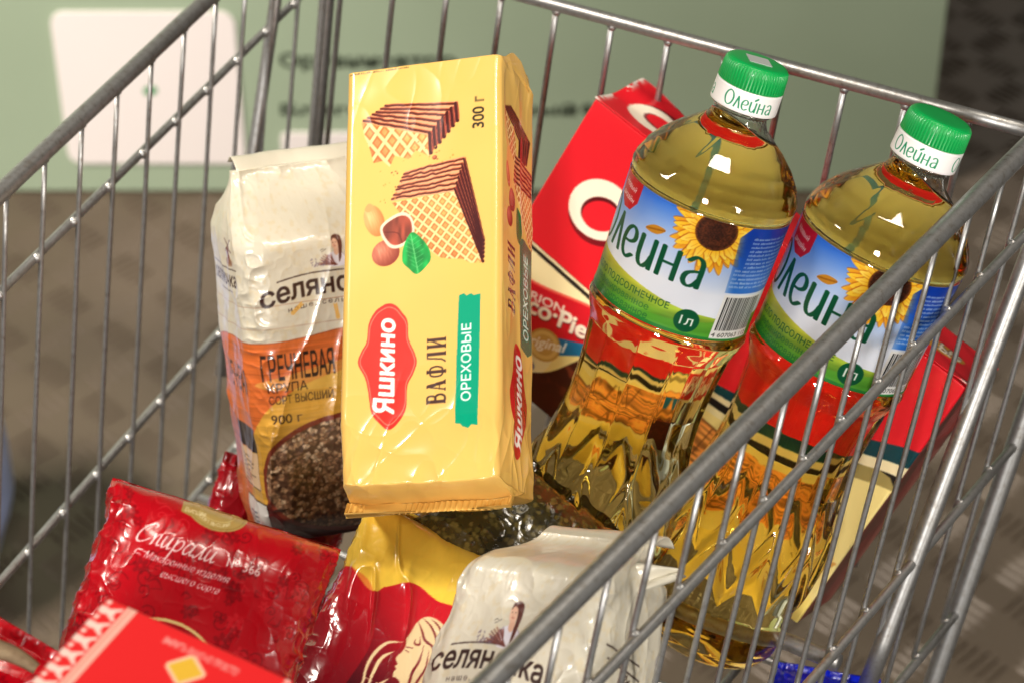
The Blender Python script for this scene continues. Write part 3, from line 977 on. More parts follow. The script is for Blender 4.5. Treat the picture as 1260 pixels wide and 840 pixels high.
def woman(A, x, y, k):
    """small drawing: a girl with a braid holding an armful of stalks; (x, y) is her collar, k mm per unit"""
    P = lambda L: [(x + a * k, y + b * k) for a, b in L]
    A.poly(P([(-3.4, -5), (-4.4, -1), (-2.6, 1), (0, 1.6), (2.6, .8), (4.2, -1.4), (4.6, -5)]), (226, 222, 232), smooth=True)
    A.line(P([(-2.6, 1), (-4.2, -1), (-3.6, -4.6)]), .22 * k, (120, 104, 130), .8)
    A.line(P([(2.6, .8), (4.2, -1.4), (4.3, -4.6)]), .22 * k, (120, 104, 130), .8)
    A.poly(P([(-.9, .6), (-.6, 3), (1.2, 3), (1.2, .6), (.2, -.4)]), (222, 176, 150), smooth=True)
    A.poly(P([(-1.6, 4.2), (-1.5, 6.6), (.2, 7.9), (1.8, 6.6), (1.7, 3.8), (.2, 2.4), (-1, 2.8)]), (228, 184, 158), smooth=True)
    A.poly(P([(-1.4, 6.2), (-1.0, 8.2), (1, 9), (3.0, 8), (3.4, 5), (2.9, 1.6), (2.2, -1.5), (1.0, -3.6), (1.2, 0), (1.5, 3.2), (1.1, 6.4), (-.4, 7.4)]), (84, 40, 34), smooth=True)
    A.line(P([(2.4, 7.4), (2.6, 3), (1.7, -1.6)]), .18 * k, (150, 84, 66), .7)
    for a, b in ((-.9, 5.5), (.5, 5.5)): A.ell(x + a * k, y + b * k, .28 * k, .16 * k, (60, 36, 34))
    A.line(P([(-.7, 3.9), (.3, 3.8)]), .25 * k, (170, 70, 66))
    A.line(P([(-.3, 5.3), (-.5, 4.5), (-.1, 4.4)]), .12 * k, (180, 120, 96))
    for i in range(16):
        a = R(100 + i * 5); r0 = np.random.RandomState(i).uniform(4.5, 7)
        A.line(P([(-1.2 + .3 * (i % 4), -4.6), (-1.4 + r0 * math.cos(a) * 1.1, -4.2 + r0 * .8 * math.sin(a))]), .38 * k, [(110, 54, 48), (140, 76, 60), (84, 38, 40)][i % 3], .9)
    for i in range(26):
        q = np.random.RandomState(i + 40)
        A.ell(x + q.uniform(-12, -5.5) * k, y + q.uniform(-4.4, -1.0) * k, .5 * k, .22 * k, (110, 92, 110), .75, rot=q.rand() * 3)
        A.ell(x + q.uniform(5.2, 10) * k, y + q.uniform(-4.6, .8) * k, .45 * k, .3 * k, (120, 104, 112), .7, rot=q.rand() * 3)
    A.line(P([(-7, 2.6), (-6, 3.1), (-5.2, 2.6), (-4.3, 3.0)]), .2 * k, (70, 60, 54)); A.line(P([(-6.6, 1.9), (-5.6, 2.2)]), .2 * k, (70, 60, 54))


def selyanochka(A, x, y, k, width, arc=.0042):
    w_ = lambda X, Y: (X, Y - arc * X * X)
    A.text('селяночка', x, y, 9.6 * k, (52, 30, 26), anchor='c', bold=.022, width=width, warp=w_)
    A.text('наше, сельское', x, y - 5.2 * k, 2.3 * k, (60, 44, 40), anchor='c', space=1.3, width=width * .62, warp=lambda X, Y: (X, Y - arc * 1.2 * X * X))
    X = np.linspace(-width * .37, width * .37, 15)
    A.line(np.c_[x + X, y + 10.4 * k - arc * 1.1 * X * X], .62 * k, (60, 40, 36))


def wheat(A, x, y, k, rot=0.0, color=(226, 164, 60)):
    for i in range(9):
        for s in (-1, 1):
            px_, py_ = s * .9 * k, i * 1.5 * k
            A.ell(x + px_ * math.cos(rot) - py_ * math.sin(rot), y + px_ * math.sin(rot) + py_ * math.cos(rot), .65 * k, 1.3 * k, color, .85, rot=rot - s * .5)


def base_bag(A, seed):
    sp = fbm(A.X / 2.2, A.Y / 2.2, 3, seed)
    lo = fbm(A.X / 40, A.Y / 40, 3, seed + 1)
    A.a *= (1 + .06 * (lo - .5))[..., None]
    m = (sstep(.56, .74, sp) * .22)[..., None]
    A.a = A.a * (1 - m) + rgb((206, 178, 120)) * m


m_bag = printed('clear_coated_bag_film', .3, coat=.45, bump=(150, .16, .0012), detail=4)

# back bag: buckwheat, orange lower half with a bowl
A = Art(-160, -112, 160, 110, 3.4, CREAM)
base_bag(A, 3)
wood = lambda base, amp=.22, sy=1.1: (lambda X, Y: rgb(base) * (1 - amp / 2 + amp * fbm(X / 26, Y / sy, 3, 9))[..., None])
edge = [(x, 12 + 2.2 * math.sin(x / 19.) - .0008 * x * x) for x in np.linspace(-160, 160, 80)]
A.poly(edge + [(160, -120), (-160, -120)], wood((206, 104, 48), .3, 1.3))
A.line(edge, .5, (150, 66, 30), .8, smooth=False)
for k in range(-5, 3):
    A.line([(-160, k * 11 + 4), (160, k * 11 + 6)], .28, (130, 56, 24), .5, smooth=False)
A.poly([(-74, -120), (-62, -56), (-38, -22), (0, -8), (60, -6), (100, -40), (120, -120)], wood((206, 154, 60), .26, 1.0), smooth=True)
A.poly([(-46, -12), (-20, -6), (20, -1), (50, -4), (30, -10), (-10, -16)], (226, 186, 92), .5, smooth=True)
selyanochka(A, -5.5, 30, 1.0, 65)
woman(A, .5, 47.5, 1.05)
wheat(A, -24, 22, .55, -.9); wheat(A, 12, 16, .6, .5); wheat(A, -2, 17, .55, .1)
cap = lambda s, x, y, h, w_, b_=.01: A.text(s, x, y, h, (44, 30, 24), bold=b_, width=w_)
cap('ГРЕЧНЕВАЯ', -41, -9.5, 12.5, 35, .012)
cap('КРУПА', -39, -15.6, 4.6, 19, .004)
cap('СОРТ ВЫСШИЙ', -39, -21.4, 4.2, 31, .0)
cap('900 г', -39, -31, 4.6, 15, .004)
# bowl
A.ell(0, -78, 48, 26, (96, 36, 26)); A.poly([(-48, -74), (-44, -92), (-34, -108), (-20, -118), (20, -118), (40, -104), (48, -74)], lambda X, Y: rgb((74, 22, 20)) * (.8 + .5 * fbm(X / 20, Y / 6, 2, 4))[..., None], smooth=True)
A.ell(0, -60, 48.5, 31, (122, 52, 36)); A.ell(0, -60, 46, 28.6, (92, 66, 48))
clip = A.full([np.c_[46 * np.cos(np.linspace(0, 2 * PI, 60)), -60 + 28.6 * np.sin(np.linspace(0, 2 * PI, 60))]])
for i in range(1500):
    q = rng.uniform(-1, 1, 2); x, y = q[0] * 47, -60 + q[1] * 29
    if (x / 46) ** 2 + ((y + 60) / 28.6) ** 2 > 1: continue
    r0 = rng.uniform(.9, 1.5); a = rng.rand() * 6.28
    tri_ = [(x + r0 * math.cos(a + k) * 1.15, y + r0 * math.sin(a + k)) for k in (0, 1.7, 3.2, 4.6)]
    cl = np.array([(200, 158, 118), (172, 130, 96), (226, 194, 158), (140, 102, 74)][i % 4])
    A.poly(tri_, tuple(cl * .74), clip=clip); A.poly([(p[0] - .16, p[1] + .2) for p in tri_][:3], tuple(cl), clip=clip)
# left side panel
cx0 = -45 - 32
A.text('селяночка', cx0 + 24, 35, 7.2, (52, 30, 26), anchor='r', bold=.02, width=46)
A.line([(cx0 - 24, 43.5), (cx0 + 25, 43.5)], .5, (60, 40, 36)); A.rect(cx0 - 6, 32, cx0 + 18, 32.7, (70, 50, 46), .6)
A.poly([(cx0 + 12, 46), (cx0 + 20, 46), (cx0 + 18, 54), (cx0 + 14, 54)], (120, 70, 60)); A.line([(cx0 + 11, 58), (cx0 + 21, 52)], .7, (100, 60, 52)); A.line([(cx0 + 11, 52), (cx0 + 21, 58)], .7, (100, 60, 52)); A.ell(cx0 + 16, 47, 6, 2.2, (150, 110, 80), .7)
A.text('ГРЕЧНЕВАЯ', cx0 + 25, -17, 12, (44, 30, 24), anchor='r', bold=.012, width=40)
A.rect(cx0 - 8, -47, cx0 + 24, -35, (34, 26, 30)); A.rect(cx0 - 8, -66, cx0 + 24, -47.4, (226, 190, 150)); A.line([(cx0 - 8, -66), (cx0 + 24, -66), (cx0 + 24, -35)], .5, DARK, smooth=False)
for k in range(7): A.rect(cx0 - 4, -52 - 2.1 * k, cx0 + 6 + 14 * rng.rand(), -51.2 - 2.1 * k, (90, 70, 60), .7)
A.rect(cx0 - 2, -96, cx0 + 30, -72, (226, 222, 218)); A.line([(cx0 - 2, -72), (cx0 + 30, -72), (cx0 + 30, -96)], .5, DARK, smooth=False)
for k in range(4): A.rect(cx0 + 3, -80 - 2.6 * k, cx0 + 14, -79 - 2.6 * k, (70, 70, 90), .7)


def groats(name, W, D, T0, T1, A, M, label, seed, top=34, group=None, cr=1.0, skew=None):
    r = thing(name, label, 'groats', M, group)
    x_, z_, _, _, P_ = section(W, D, 13, np.array([0.]))

    def prof(T):
        f = sstep(0, 1, (T - (T1 - top)) / top)
        g = sstep(0, 1, (T0 + 14 - T) / 14)
        fd = (1 - .93 * f ** 1.25) * (1 - .22 * g)
        return (1 - .20 * f ** 1.6) * (1 - .06 * g), fd, T - 1.5 * f, -7 * f

    def disp(s, t, x, z):
        corner = np.exp(-((np.abs(s) - W / 2 + 3) / 7.5) ** 2)
        d = 4.5 * (fbm(s / 46, t / 58, 3, seed) - .5) + 3.6 * np.cos(np.clip(s / W * PI, -PI / 2, PI / 2)) * sstep(T1, T1 - 60, t)
        d += corner * cr * (1.7 * (ridge(s / 11, t / 15, seed + 2, 3) - .35) + .8 * (ridge(s / 6 + t / 20, t / 6, seed + 5) - .3))
        d += .3 * (fbm(s / 5, t / 5, 2, seed + 7) - .5)
        d += .10 * ridge(s / 8 + t / 60, t / 9, seed + 31, 7) + .12 * ridge(s / 4.6, t / 5 + s / 40, seed + 33, 6) * (.2 + fbm(s / 20, t / 20, 2, seed + 35))
        tp = sstep(T1 - 50, T1 - 6, t)
        d += tp * 2.6 * (ridge(s / 30 + t / 26, t / 24 - s / 60, seed + 9, 2) - .4)
        d += (1 - tp) * .9 * (ridge(s / 19 - t / 50, t / 34 + s / 40, seed + 13, 5) - .2)
        return d
    loft('film_body', r, m_bag, W, D, 13, s_steps(P_, .42, 3.2, -W / 2 - D - 4, W / 2 + D + 4), np.linspace(T0, T1, int((T1 - T0) / .42)), prof, A, disp, skew)
    # the folded fin on top
    n, k = 90, 12
    hw = W * (.365 if skew is None else .30)
    xs = np.linspace(-hw, hw, n)
    V = []
    for j in range(k):
        f = j / (k - 1)
        V.append(np.c_[xs, T1 - 3 + 7 * math.sin(f * PI * .8) - .5 * f + .8 * fbm(xs / 9, xs * 0 + f, 2, seed), -7 - 20 * f + 2 * np.sin(xs * .13 + seed)])
    V = np.vstack(V)
    if skew is not None: V[:, 0] += 11
    C = lin(np.broadcast_to(rgb(CREAM), (len(V), 3)))
    o = mesh_obj('top_fold', V, grid_faces(k, n), m_bag, r, col=C, scale=.001)
    sl = o.modifiers.new('thickness', 'SOLIDIFY'); sl.thickness = .0006
    return r


groats('groats_bag', 92, 74, -92, 89, A, world_M('groats_back'), 'cream and orange bag of buckwheat with a bowl of grains, behind the yellow wafer pack', 31, 38)

# front bag: cream all over in view
A = Art(-150, -92, 150, 60, 3.4, CREAM)
base_bag(A, 8)
selyanochka(A, -8, -13.5, 1.0, 58, .0044)
woman(A, -.5, 2.6, 1.35)
for q in (-24, -14, -4, 8, 18): wheat(A, q, -40 + 3 * math.sin(q), .8, .02 * q)
A.poly([(-150, -46), (150, -50), (150, -100), (-150, -100)], wood((206, 104, 48), .3, 1.3))
q0 = 40 + 14
A.line([(q0 - 8, 3), (q0 + 22, -1)], .8, (60, 44, 40), smooth=False)
A.line([(q0 - 6, -2), (q0 + 24, -7)], .8, (60, 44, 40), smooth=False)
for k in range(3): A.line([(q0 + 6, -14), (q0 + 8 + 6 * math.cos(k), -10 + 3 * math.sin(k * 2)), (q0 + 10 + 3 * k, -6 - k), (q0 + 6, -14)], .5, (60, 44, 40))
for k in range(8): A.rect(q0 - 6, -18 - 3 * k, q0 + 8 + 14 * rng.rand(), -17 - 3 * k, (90, 76, 70), .7)


def flare(P, s, t):
    lft = np.interp(t, [-90, -17, 25, 37, 51], [-42, -40, -30, -25, -19])
    mid, half = (lft + 41) / 2, (41 - lft) / 2
    P[..., 0] = mid + P[..., 0] / 44 * half
    return P


fr = groats('groats_bag', 88, 66, -62, 51, A, world_M('groats_front'), 'plain cream groats bag with a girl drawn on it, in front under the near rail', 57, 26, skew=flare)
# the ear that sticks out at its right shoulder
n, k = 30, 10
V = []
for j in range(k):
    f = j / (k - 1)
    u = np.linspace(0, 1, n)
    V.append(np.c_[36 + 15 * u, 39 + 2 * u - f * 15 * (1 - u) - f * 2, 4 + 3 * np.sin(u * 5) * f - 14 * u + 2 * np.sin(f * 7 + u * 3)])
V = np.vstack(V)
o = mesh_obj('film_ear', V, grid_faces(k, n), m_bag, fr, col=lin(np.broadcast_to(rgb(CREAM), (len(V), 3))), scale=.001)
sl = o.modifiers.new('thickness', 'SOLIDIFY'); sl.thickness = .0008


# ---------------------------------------------------------------- pillow packs
def pillow(name, W, D, T0, T1, A, mat, M, label, cat, seed, ax=0.0, group=None, fine=.45, rough=1.0, bow=.6, top_w=1.0, vis=None, stretchy=0.0, fin=5.0, reach=36.0):
    r = thing(name, label, cat, M, group)
    rc = D * .48
    x_, z_, _, _, P_ = section(W, D, rc, np.array([0.]))
    H = T1 - T0

    def prof(T):
        dt, db = (T1 - fin - T) / reach, (T - T0 - fin) / reach
        q = np.clip(np.minimum(dt, db), 0, 1)
        fd = .02 + .98 * np.sin(q * PI / 2) ** bow
        fw = 1 - .055 * np.sin(q * PI / 2) + (top_w - 1) * sstep(.5, 0, dt)
        return fw, fd, T, 0 * T

    def disp(s, t, x, z):
        near = np.exp(-np.minimum(T1 - t, t - T0) / 26)
        wa, wb = 14 * (fbm(s / 34, t / 34, 2, seed + 20) - .5), 14 * (fbm(s / 30, t / 36, 2, seed + 24) - .5)
        d = rough * (3.2 * (fbm(s / 40, t / 40, 3, seed) - .5) + .7 * (ridge((s + wa) / 21, (t + wb) / 24, seed + 3, 4) - .2))
        d += near * rough * (.9 * (ridge((s + wa) / 10, (t + wb) / 30, seed + 5, 4) - .2) + .45 * (ridge((s + wb) / 6, (t + wa) / 14, seed + 6, 4) - .2))
        if stretchy: d += stretchy * sstep(T1 - 64, T1 - 40, t) * sstep(T1 - 2, T1 - 12, t) * (ridge((s + .3 * wa) / 8 + t / 24, t / 38 - s / 90, seed + 8, 5) - .15)
        d += rough * (.17 * ridge((s + wa) / 9, (t + wb) / 8, seed + 31, 7) + .11 * ridge((s + wb) / 4.4 + t / 40, (t + wa) / 5, seed + 33, 6) * (.3 + fbm(s / 22, t / 22, 2, seed + 35)))
        ed = np.exp(-((np.abs(x) - W / 2) / 9) ** 2)
        d += ed * rough * (1.8 * (ridge(s / 12, t / 12, seed + 9, 3) - .35) + .8 * (ridge(s / 6, t / 5, seed + 10, 3) - .3))
        return d

    def mv(P, s, t):
        P[..., 0] += ax
        e_ = np.where((T1 - t < .8) | (t - T0 < .8), 1, 0)
        P[..., 1] += e_ * .8 * (np.abs(np.mod(s * .5, 1) - .5) * 2)
        P[..., 1] += .9 * (fbm(s / 30, t * 0, 2, seed + 4) - .5) * np.exp(-(T1 - t) / 10)
        return P
    lo, hi = vis or (-W / 2 - 2, W / 2 + 2)
    loft('film_body', r, mat, W, D, rc, s_steps(P_, fine, 3.0, lo, hi), np.linspace(T0, T1, int(H / fine)), prof, A, disp, mv)
    return r


def damask(A, base, dark, lite, seed, n=120, box=None):
    q = np.random.RandomState(seed)
    x0, y0, x1, y1 = box or (A.x0, A.y0, A.x1, A.y1)
    for i in range(n):
        x, y, k, a = q.uniform(x0, x1), q.uniform(y0, y1), q.uniform(2.2, 5.2), q.rand() * 6.28
        t = np.linspace(0, 1, 14)
        kind = i % 3
        col = dark if q.rand() < .75 else lite
        if kind == 0:
            r0 = k * (1 - t) ** .8; an = a + t * 8 * (1 if q.rand() < .5 else -1)
            A.line(np.c_[x + r0 * np.cos(an), y + r0 * np.sin(an)], .55, col, .6)
        elif kind == 1:
            for p in range(6):
                b_ = a + p * PI / 3
                A.ell(x + k * .5 * math.cos(b_), y + k * .5 * math.sin(b_), k * .33, k * .22, col, .45, rot=b_)
        else:
            A.line([(x, y), (x + k * math.cos(a), y + k * math.sin(a)), (x + 1.5 * k * math.cos(a + .6), y + 1.5 * k * math.sin(a + .6))], 1.1, col, .5, taper=True)
            A.line([(x, y), (x + k * math.cos(a + 1), y + k * math.sin(a + 1))], .7, col, .5, taper=True)


m_red = printed('glossy_red_film', .26, coat=.3, bump=(140, .12, .001), detail=4)
RED, RDK, RLT = (180, 2, 20), (104, 0, 10), (212, 44, 50)
SP = {  # italic script letters
    'С': ([[(.86, 1.42), (.95, 1.6), (.72, 1.78), (.4, 1.5), (.12, .9), (.06, .3), (.28, 0), (.62, .1), (.9, .42)]], 1.0),
    'п': ([[(.06, .95), (.12, .5), (.1, 0)], [(.1, .5), (.3, .95), (.46, .9), (.46, .4), (.5, .05), (.68, .1)]], .72),
    'и': ([[(.05, 1), (.02, .35), (.14, .02), (.36, .3), (.5, 1)], [(.5, 1), (.46, .3), (.54, .02), (.72, .16)]], .74),
    'р': ([[(.1, 1), (.1, .2), (.04, -.8)], [(.1, .45), (.3, .95), (.56, .9), (.6, .45), (.4, .05), (.16, .1)]], .74),
    'а': ([[(.56, .88), (.3, 1), (.06, .6), (.06, .15), (.24, 0), (.5, .4), (.6, .98)], [(.6, .98), (.54, .3), (.6, .02), (.78, .16)]], .8),
    'л': ([[(-.04, .06), (.08, 0), (.26, .4), (.42, 1)], [(.42, 1), (.44, .3), (.5, .02), (.68, .16)]], .7),
}


def write_script(A, s, x, y, k, wd, color, shear=.25):
    for ch in s:
        g, adv = SP[ch]
        A.strokes(g, x, y, k, wd, color, nib=(.6, .5), shear=shear, sx=1.16)
        x += adv * k * 1.24


A = Art(-75, -152, 75, 40, 3.6, RED)
damask(A, RED, RDK, RLT, 5, 620)
write_script(A, 'Спирали', -34.5, 9.4, 5.2, .85, (250, 226, 222))
A.text('№ 366', 6, 9.8, 3.9, (248, 224, 220), bold=.004, width=14.6)
A.text('Макаронные изделия', -28.5, 3.4, 3.0, (246, 214, 212), shear=.4, width=37, bold=.002)
A.line([(-27, 5.4), (-31, 6.2), (-32.5, 4.9), (-30, 4.1)], .4, (246, 214, 212))
A.text('высшего сорта', -19.5, -2.0, 3.0, (246, 214, 212), shear=.4, width=25.5, bold=.002)
A.ell(-4.5, 33.5, 13.2, 10.2, (176, 148, 84)); A.ell(-4.5, 33.5, 12.2, 9.3, (150, 120, 60), hole=(11.8, 8.9)); A.ell(-4.5, 33.5, 8.2, 5.6, (206, 184, 120), hole=(7.8, 5.2))
A.poly([(-19, 35), (-19, 27.5), (-14, 26.5), (-10, 34)], (170, 140, 76)); A.text('Высшее', -17.6, 28.4, 2.5, (240, 228, 190), width=9, shear=.2)
A.text('СОРТ ВЫСШИЙ', -4.5, 25.6, 1.7, (240, 228, 190), anchor='c', width=13, warp=lambda X, Y: (X, Y + .045 * X * X))
t = np.linspace(R(10), R(170), 30)
A.line(np.c_[-8 + 24 * np.cos(t), -36 + 18 * np.sin(t)], 1.3, (232, 200, 130))
A.poly(np.c_[-8 + 23 * np.cos(t), -36 + 17 * np.sin(t)], (150, 10, 24))
pillow('pasta_bag', 99, 46, -150, 36, A, m_red, world_M('pasta_red'), 'large red pasta bag with white script lettering and a gold seal, lower left', 'pasta bag', 71, ax=-1.0, rough=1.0, vis=(-52, 78), bow=.42, group='red pasta bags', fin=.6, reach=26)

A = Art(-50, -90, 50, 46, 3.0, RED)
damask(A, RED, RDK, RLT, 9, 150)
write_script(A, 'Спир', -6, 15, 4.4, .9, (246, 216, 214))
pillow('pasta_bag', 62, 30, -88, 34, A, m_red, world_M('pasta_corner'), 'small crumpled red pasta bag squeezed into the lower left corner', 'pasta bag', 91, rough=1.6, vis=(-33, 33), group='red pasta bags')
corner_bag = bpy.data.objects['pasta_bag.001']
n, k = 26, 8
V = []
for j in range(k):
    f, u = j / (k - 1), np.linspace(0, 1, n)
    V.append(np.c_[-24 + 21 * u, 27 + 1.5 * np.sin(u * 3) - 8 * f * (1 - .55 * u), 17 + 3.2 * np.sin(f * 2.6) + 1.2 * np.sin(u * 4)])
V = np.vstack(V)
m_paper = plain('beige_paper', (150, 128, 98), .7, mottle=(300, (128, 104, 78)))
o = mesh_obj('paper_flap', V, grid_faces(k, n), m_paper, corner_bag, scale=.001)
sl = o.modifiers.new('thickness', 'SOLIDIFY'); sl.thickness = .0005
A = Art(-60, -90, 60, 60, 2.5, (156, 4, 22))
damask(A, RED, RDK, RLT, 12, 150)
pillow('pasta_bag', 74, 34, -88, 48, A, m_red, world_M('pasta_behind'), 'dark red bag standing behind the buckwheat bag against the left side wires', 'pasta bag', 95, rough=1.2, vis=(-40, 40), group='red pasta bags')

# yellow and red pasta pack with the cream profile
A = Art(-85, -100, 85, 56, 3.2, (250, 206, 74))
o0 = 22
fq = fbm(A.X / 30, A.Y / 30, 3, 6)
A.a *= (.92 + .16 * fq)[..., None]
wave = [(x, 14.5 + 3.2 * math.sin((x + o0) / 9.) + 2.0 * math.sin((x + o0) / 4.3 + 1) - (x + o0 < -8) * 2) for x in np.linspace(-90, 90, 120)]


def redfade(X, Y):
    f = sstep(16, -42, Y + (X + o0) * .30)[..., None]
    return rgb((208, 26, 40)) * (1 - f) + rgb((66, 8, 20)) * f


A.poly(wave + [(90, -160), (-90, -160)], redfade)
A.poly([(-60, 6), (-40, 12), (-28, 0), (-24, -20), (-36, -60), (-64, -60)], (232, 16, 34), .35, smooth=True)
CRM = (240, 214, 164)
Q = lambda L: [(a - o0, b_) for a, b_ in L]
prof_ = [(12.5, 4), (15, 7.5), (20, 8.5), (26, 6), (29, 0), (29, -8), (27, -14), (30, -30), (38, -42), (18, -42), (14.5, -36), (17.5, -26), (17.2, -22), (14.6, -20.5), (13.2, -20.8), (12.6, -18.8), (13, -17.4), (12.0, -16.4), (12.6, -15.2), (10.8, -13.2), (12.2, -9.6), (12.4, -6.8), (11.4, -4.5), (11.8, -1)]
A.poly(smooth_line(Q(prof_), True, 4), CRM)
for L, w_ in (([(12.6, 4.5), (16, 1.5), (19, -1.5), (23, -2.5), (25.5, -6)], 1.1), ([(14, 6.4), (19, 4.6), (23.5, .5), (26.5, -6)], .9), ([(16.4, -1), (17.6, -4), (15.6, -4.6), (15, -2.6)], .8),
              ([(19.5, -3.5), (20.6, -10), (20.2, -17), (23, -27), (27, -36)], 1.2), ([(22.5, -4.5), (24.4, -12), (23.6, -21), (26, -30)], 1.0), ([(25.5, -7), (27, -14), (26.4, -20)], .8), ([(13.0, -7.4), (15.6, -6.6)], .6), ([(13.2, -8.6), (14.9, -8.9)], .5),
              ([(17.4, 7.6), (22, 6), (26, 2)], .7)):
    A.line(Q(L), w_, (120, 18, 30), .95, taper=True)
for L in ([(11, -6), (4, -10), (1, -20), (4, -34)], [(9, -11), (5, -17), (5, -30)], [(12, -22), (9, -28), (10, -38)]):
    A.line(Q(L), 1.6, CRM, taper=True)
A.text('ШЕБЕКИНСКИЕ', -20, -32.5, 6.6, CRM, bold=.004, width=62)
for k in np.arange(-20, 42, 5.6): A.rect(k, -33, k + 4, -32.4, CRM, .8); A.rect(k, -26.3, k + 4, -25.7, CRM, .6)
m_yel = printed('glossy_clear_film', .22, coat=.7, bump=(90, .14, .0012), detail=3)
pillow('pasta_pack', 100, 44, -92, 47, A, m_yel, world_M('pasta_yellow'), 'yellow and dark red pasta pack with a cream profile of a woman, below the wafers', 'pasta pack', 63, ax=22, stretchy=2.0, rough=.75, vis=(-60, 40), bow=.4, fin=2, reach=28)

# dark see-through bag of lentils between the packs
A = Art(-75, -90, 75, 60, 3.0, (58, 50, 22))
for i in range(2600):
    x, y = rng.uniform(-62, 62), rng.uniform(-50, 50)
    cl = np.array([(84, 74, 34), (60, 52, 24), (104, 90, 44), (44, 38, 20)][i % 4])
    A.ell(x, y, rng.uniform(1, 1.6), rng.uniform(.9, 1.3), tuple(cl), n=8, rot=rng.rand() * 3)
m_dk = printed('clear_film_over_lentils', .2, coat=.8, bump=(160, .3, .0015), detail=4)
pillow('lentil_bag', 92, 48, -66, 56, A, m_dk, world_M('lentils'), 'dark clear bag of green lentils wedged between the wafers, a bottle and the cream bag', 'lentils', 77, rough=1.5, vis=(-48, 48), fine=.6)
A = Art(-60, -60, 60, 60, 2.0, (8, 30, 190))
m_blue = printed('glossy_blue_film', .18, coat=.7, bump=(60, .3, .002))
pillow('blue_bag', 84, 40, -50, 46, A, m_blue, world_M('blue_bag'), 'shiny blue plastic bag at the bottom of the cart under the right bottle', 'bag', 83, rough=2.0, vis=(-44, 44), fine=.8)

# ---------------------------------------------------------------- cartons
m_carton = printed('varnished_carton', .36, coat=.25, bump=(500, .06, .0004))
pc = thing('pie_carton', 'wide red carton of chocolate pies leaning behind the two oil bottles', 'carton', world_M('pie_carton'))
A = Art(-142, -152, 150, 4, 3.4, (222, 24, 38))
uu = np.array([-145, -115, -60, 0, 23, 60, 100, 115, 150.])
Tt_ = lambda x: np.interp(x, uu, [-79.5, -80, -82.5, -80, -76.6, -65, -46.5, -38.5, -38])
th = lambda x, a: np.interp(x, uu, a)
xs = np.linspace(-142, 150, 160)
b0 = np.array([Tt_(x) for x in xs])
b0 = np.convolve(np.pad(b0, 6, 'edge'), np.ones(13) / 13, 'valid')
b1 = b0 - th(xs, [0, .2, .2, 3, 5, 7, 9, 10, 10]); b2 = b1 - th(xs, [1.4, 1.4, 1.4, 2.4, 3, 4.5, 6, 6, 6]); b3 = b2 - th(xs, [2, 2, 2.2, 3, 4, 6, 8, 8, 8])
below = lambda b_, c_: A.poly(np.vstack([np.c_[xs, b_], [(150, -160), (-142, -160)]]), c_)
below(b0, (10, 62, 70)); below(b1, (244, 226, 180)); below(b2, (28, 22, 22)); below(b3, (248, 232, 180))
A.poly([(-50, -86), (-20, -90), (20, -92), (60, -84), (115, -62), (115, -160), (-50, -160)], (250, 222, 124), .6, smooth=True)
# wicker band and grain ears in the middle
A.poly([(-46, -94), (0, -96), (44, -96), (70, -88), (80, -104), (60, -124), (0, -128), (-46, -122)], lambda X, Y: rgb((196, 124, 62)) * (.5 + 1.0 * ridge(X / 9 + vnoise(X / 5, Y / 5, 2), Y / 1.6, 6, 1))[..., None], smooth=True)
for k in range(14): A.line([(-46 + 9 * k, -96 - 2 * math.sin(k)), (-49 + 9 * k, -124)], .8, (96, 52, 26), .7)
for q in (84, 94, 104): wheat(A, q, -132 + .3 * (q - 84), 1.3, -.5, (206, 140, 60))
A.poly([(-30, -130), (30, -134), (100, -130), (115, -150), (-30, -150)], (252, 224, 120), .95, smooth=True)
for s, q in (('С', (86, -96)), ('п', (93, -94)), ('а', (98, -92))): A.strokes(SP[s][0], q[0], q[1], 6, 1.5, (44, 26, 20), rot=.3, nib=(.6, .4))
# the big letter O with its dark relief
for dx, dy, c_ in ((1.6, -2.6, (120, 6, 20)), (0, 0, (250, 236, 214))):
    A.ell(-82.6 + dx, -44.5 + dy, 17.6, 15.2, c_, rot=.35, hole=None)
A.ell(-81.4, -46, 11.0, 8.4, (90, 6, 16), rot=.5); A.ell(-80.6, -47.0, 10.4, 7.6, (226, 26, 40), rot=.5)
A.ell(-40, -52, 15, 15, (250, 236, 214), hole=(9, 9)); A.line([(-12, -64), (-12, -36), (4, -38), (6, -48), (-10, -52)], 6, (250, 236, 214))
# red ribbon with the words
ban = [(-142, -94), (-115, -98), (-92, -97.5), (-60, -88.5), (-44, -87), (-44, -104), (-60, -112), (-84, -122), (-115, -128), (-142, -128)]
A.poly(ban, (206, 18, 36), smooth=True); A.line(ban[:5], 1.4, (240, 96, 80), .9)
A.text('ORION', -97, -108, 4.6, (252, 238, 220), rot=.25, bold=.02, width=27)
for dx, dy, c_ in ((.5, -.5, (110, 4, 16)), (0, 0, (252, 238, 216))):
    A.text('Choco·Pie', -113 + dx, -118.5 + dy, 9.2, c_, rot=.235, bold=.035, width=61)
A.poly([(-66, -113), (-48, -104), (-36, -103), (-36, -110), (-50, -112), (-62, -121)], (14, 106, 150))
A.ell(-70.5, -121, 9.4, 8.4, (196, 150, 70), rot=.3); A.ell(-70.5, -121, 8.2, 7.2, (226, 190, 112), rot=.3); A.ell(-70.5, -121, 6.0, 5.2, (206, 160, 84), rot=.3)
A.text('Original', -84, -129.5, 5.6, (252, 244, 232), rot=.46, bold=.018, shear=.3, width=27)
A.ell(-72, -135, 3.2, 2.6, (20, 30, 120))


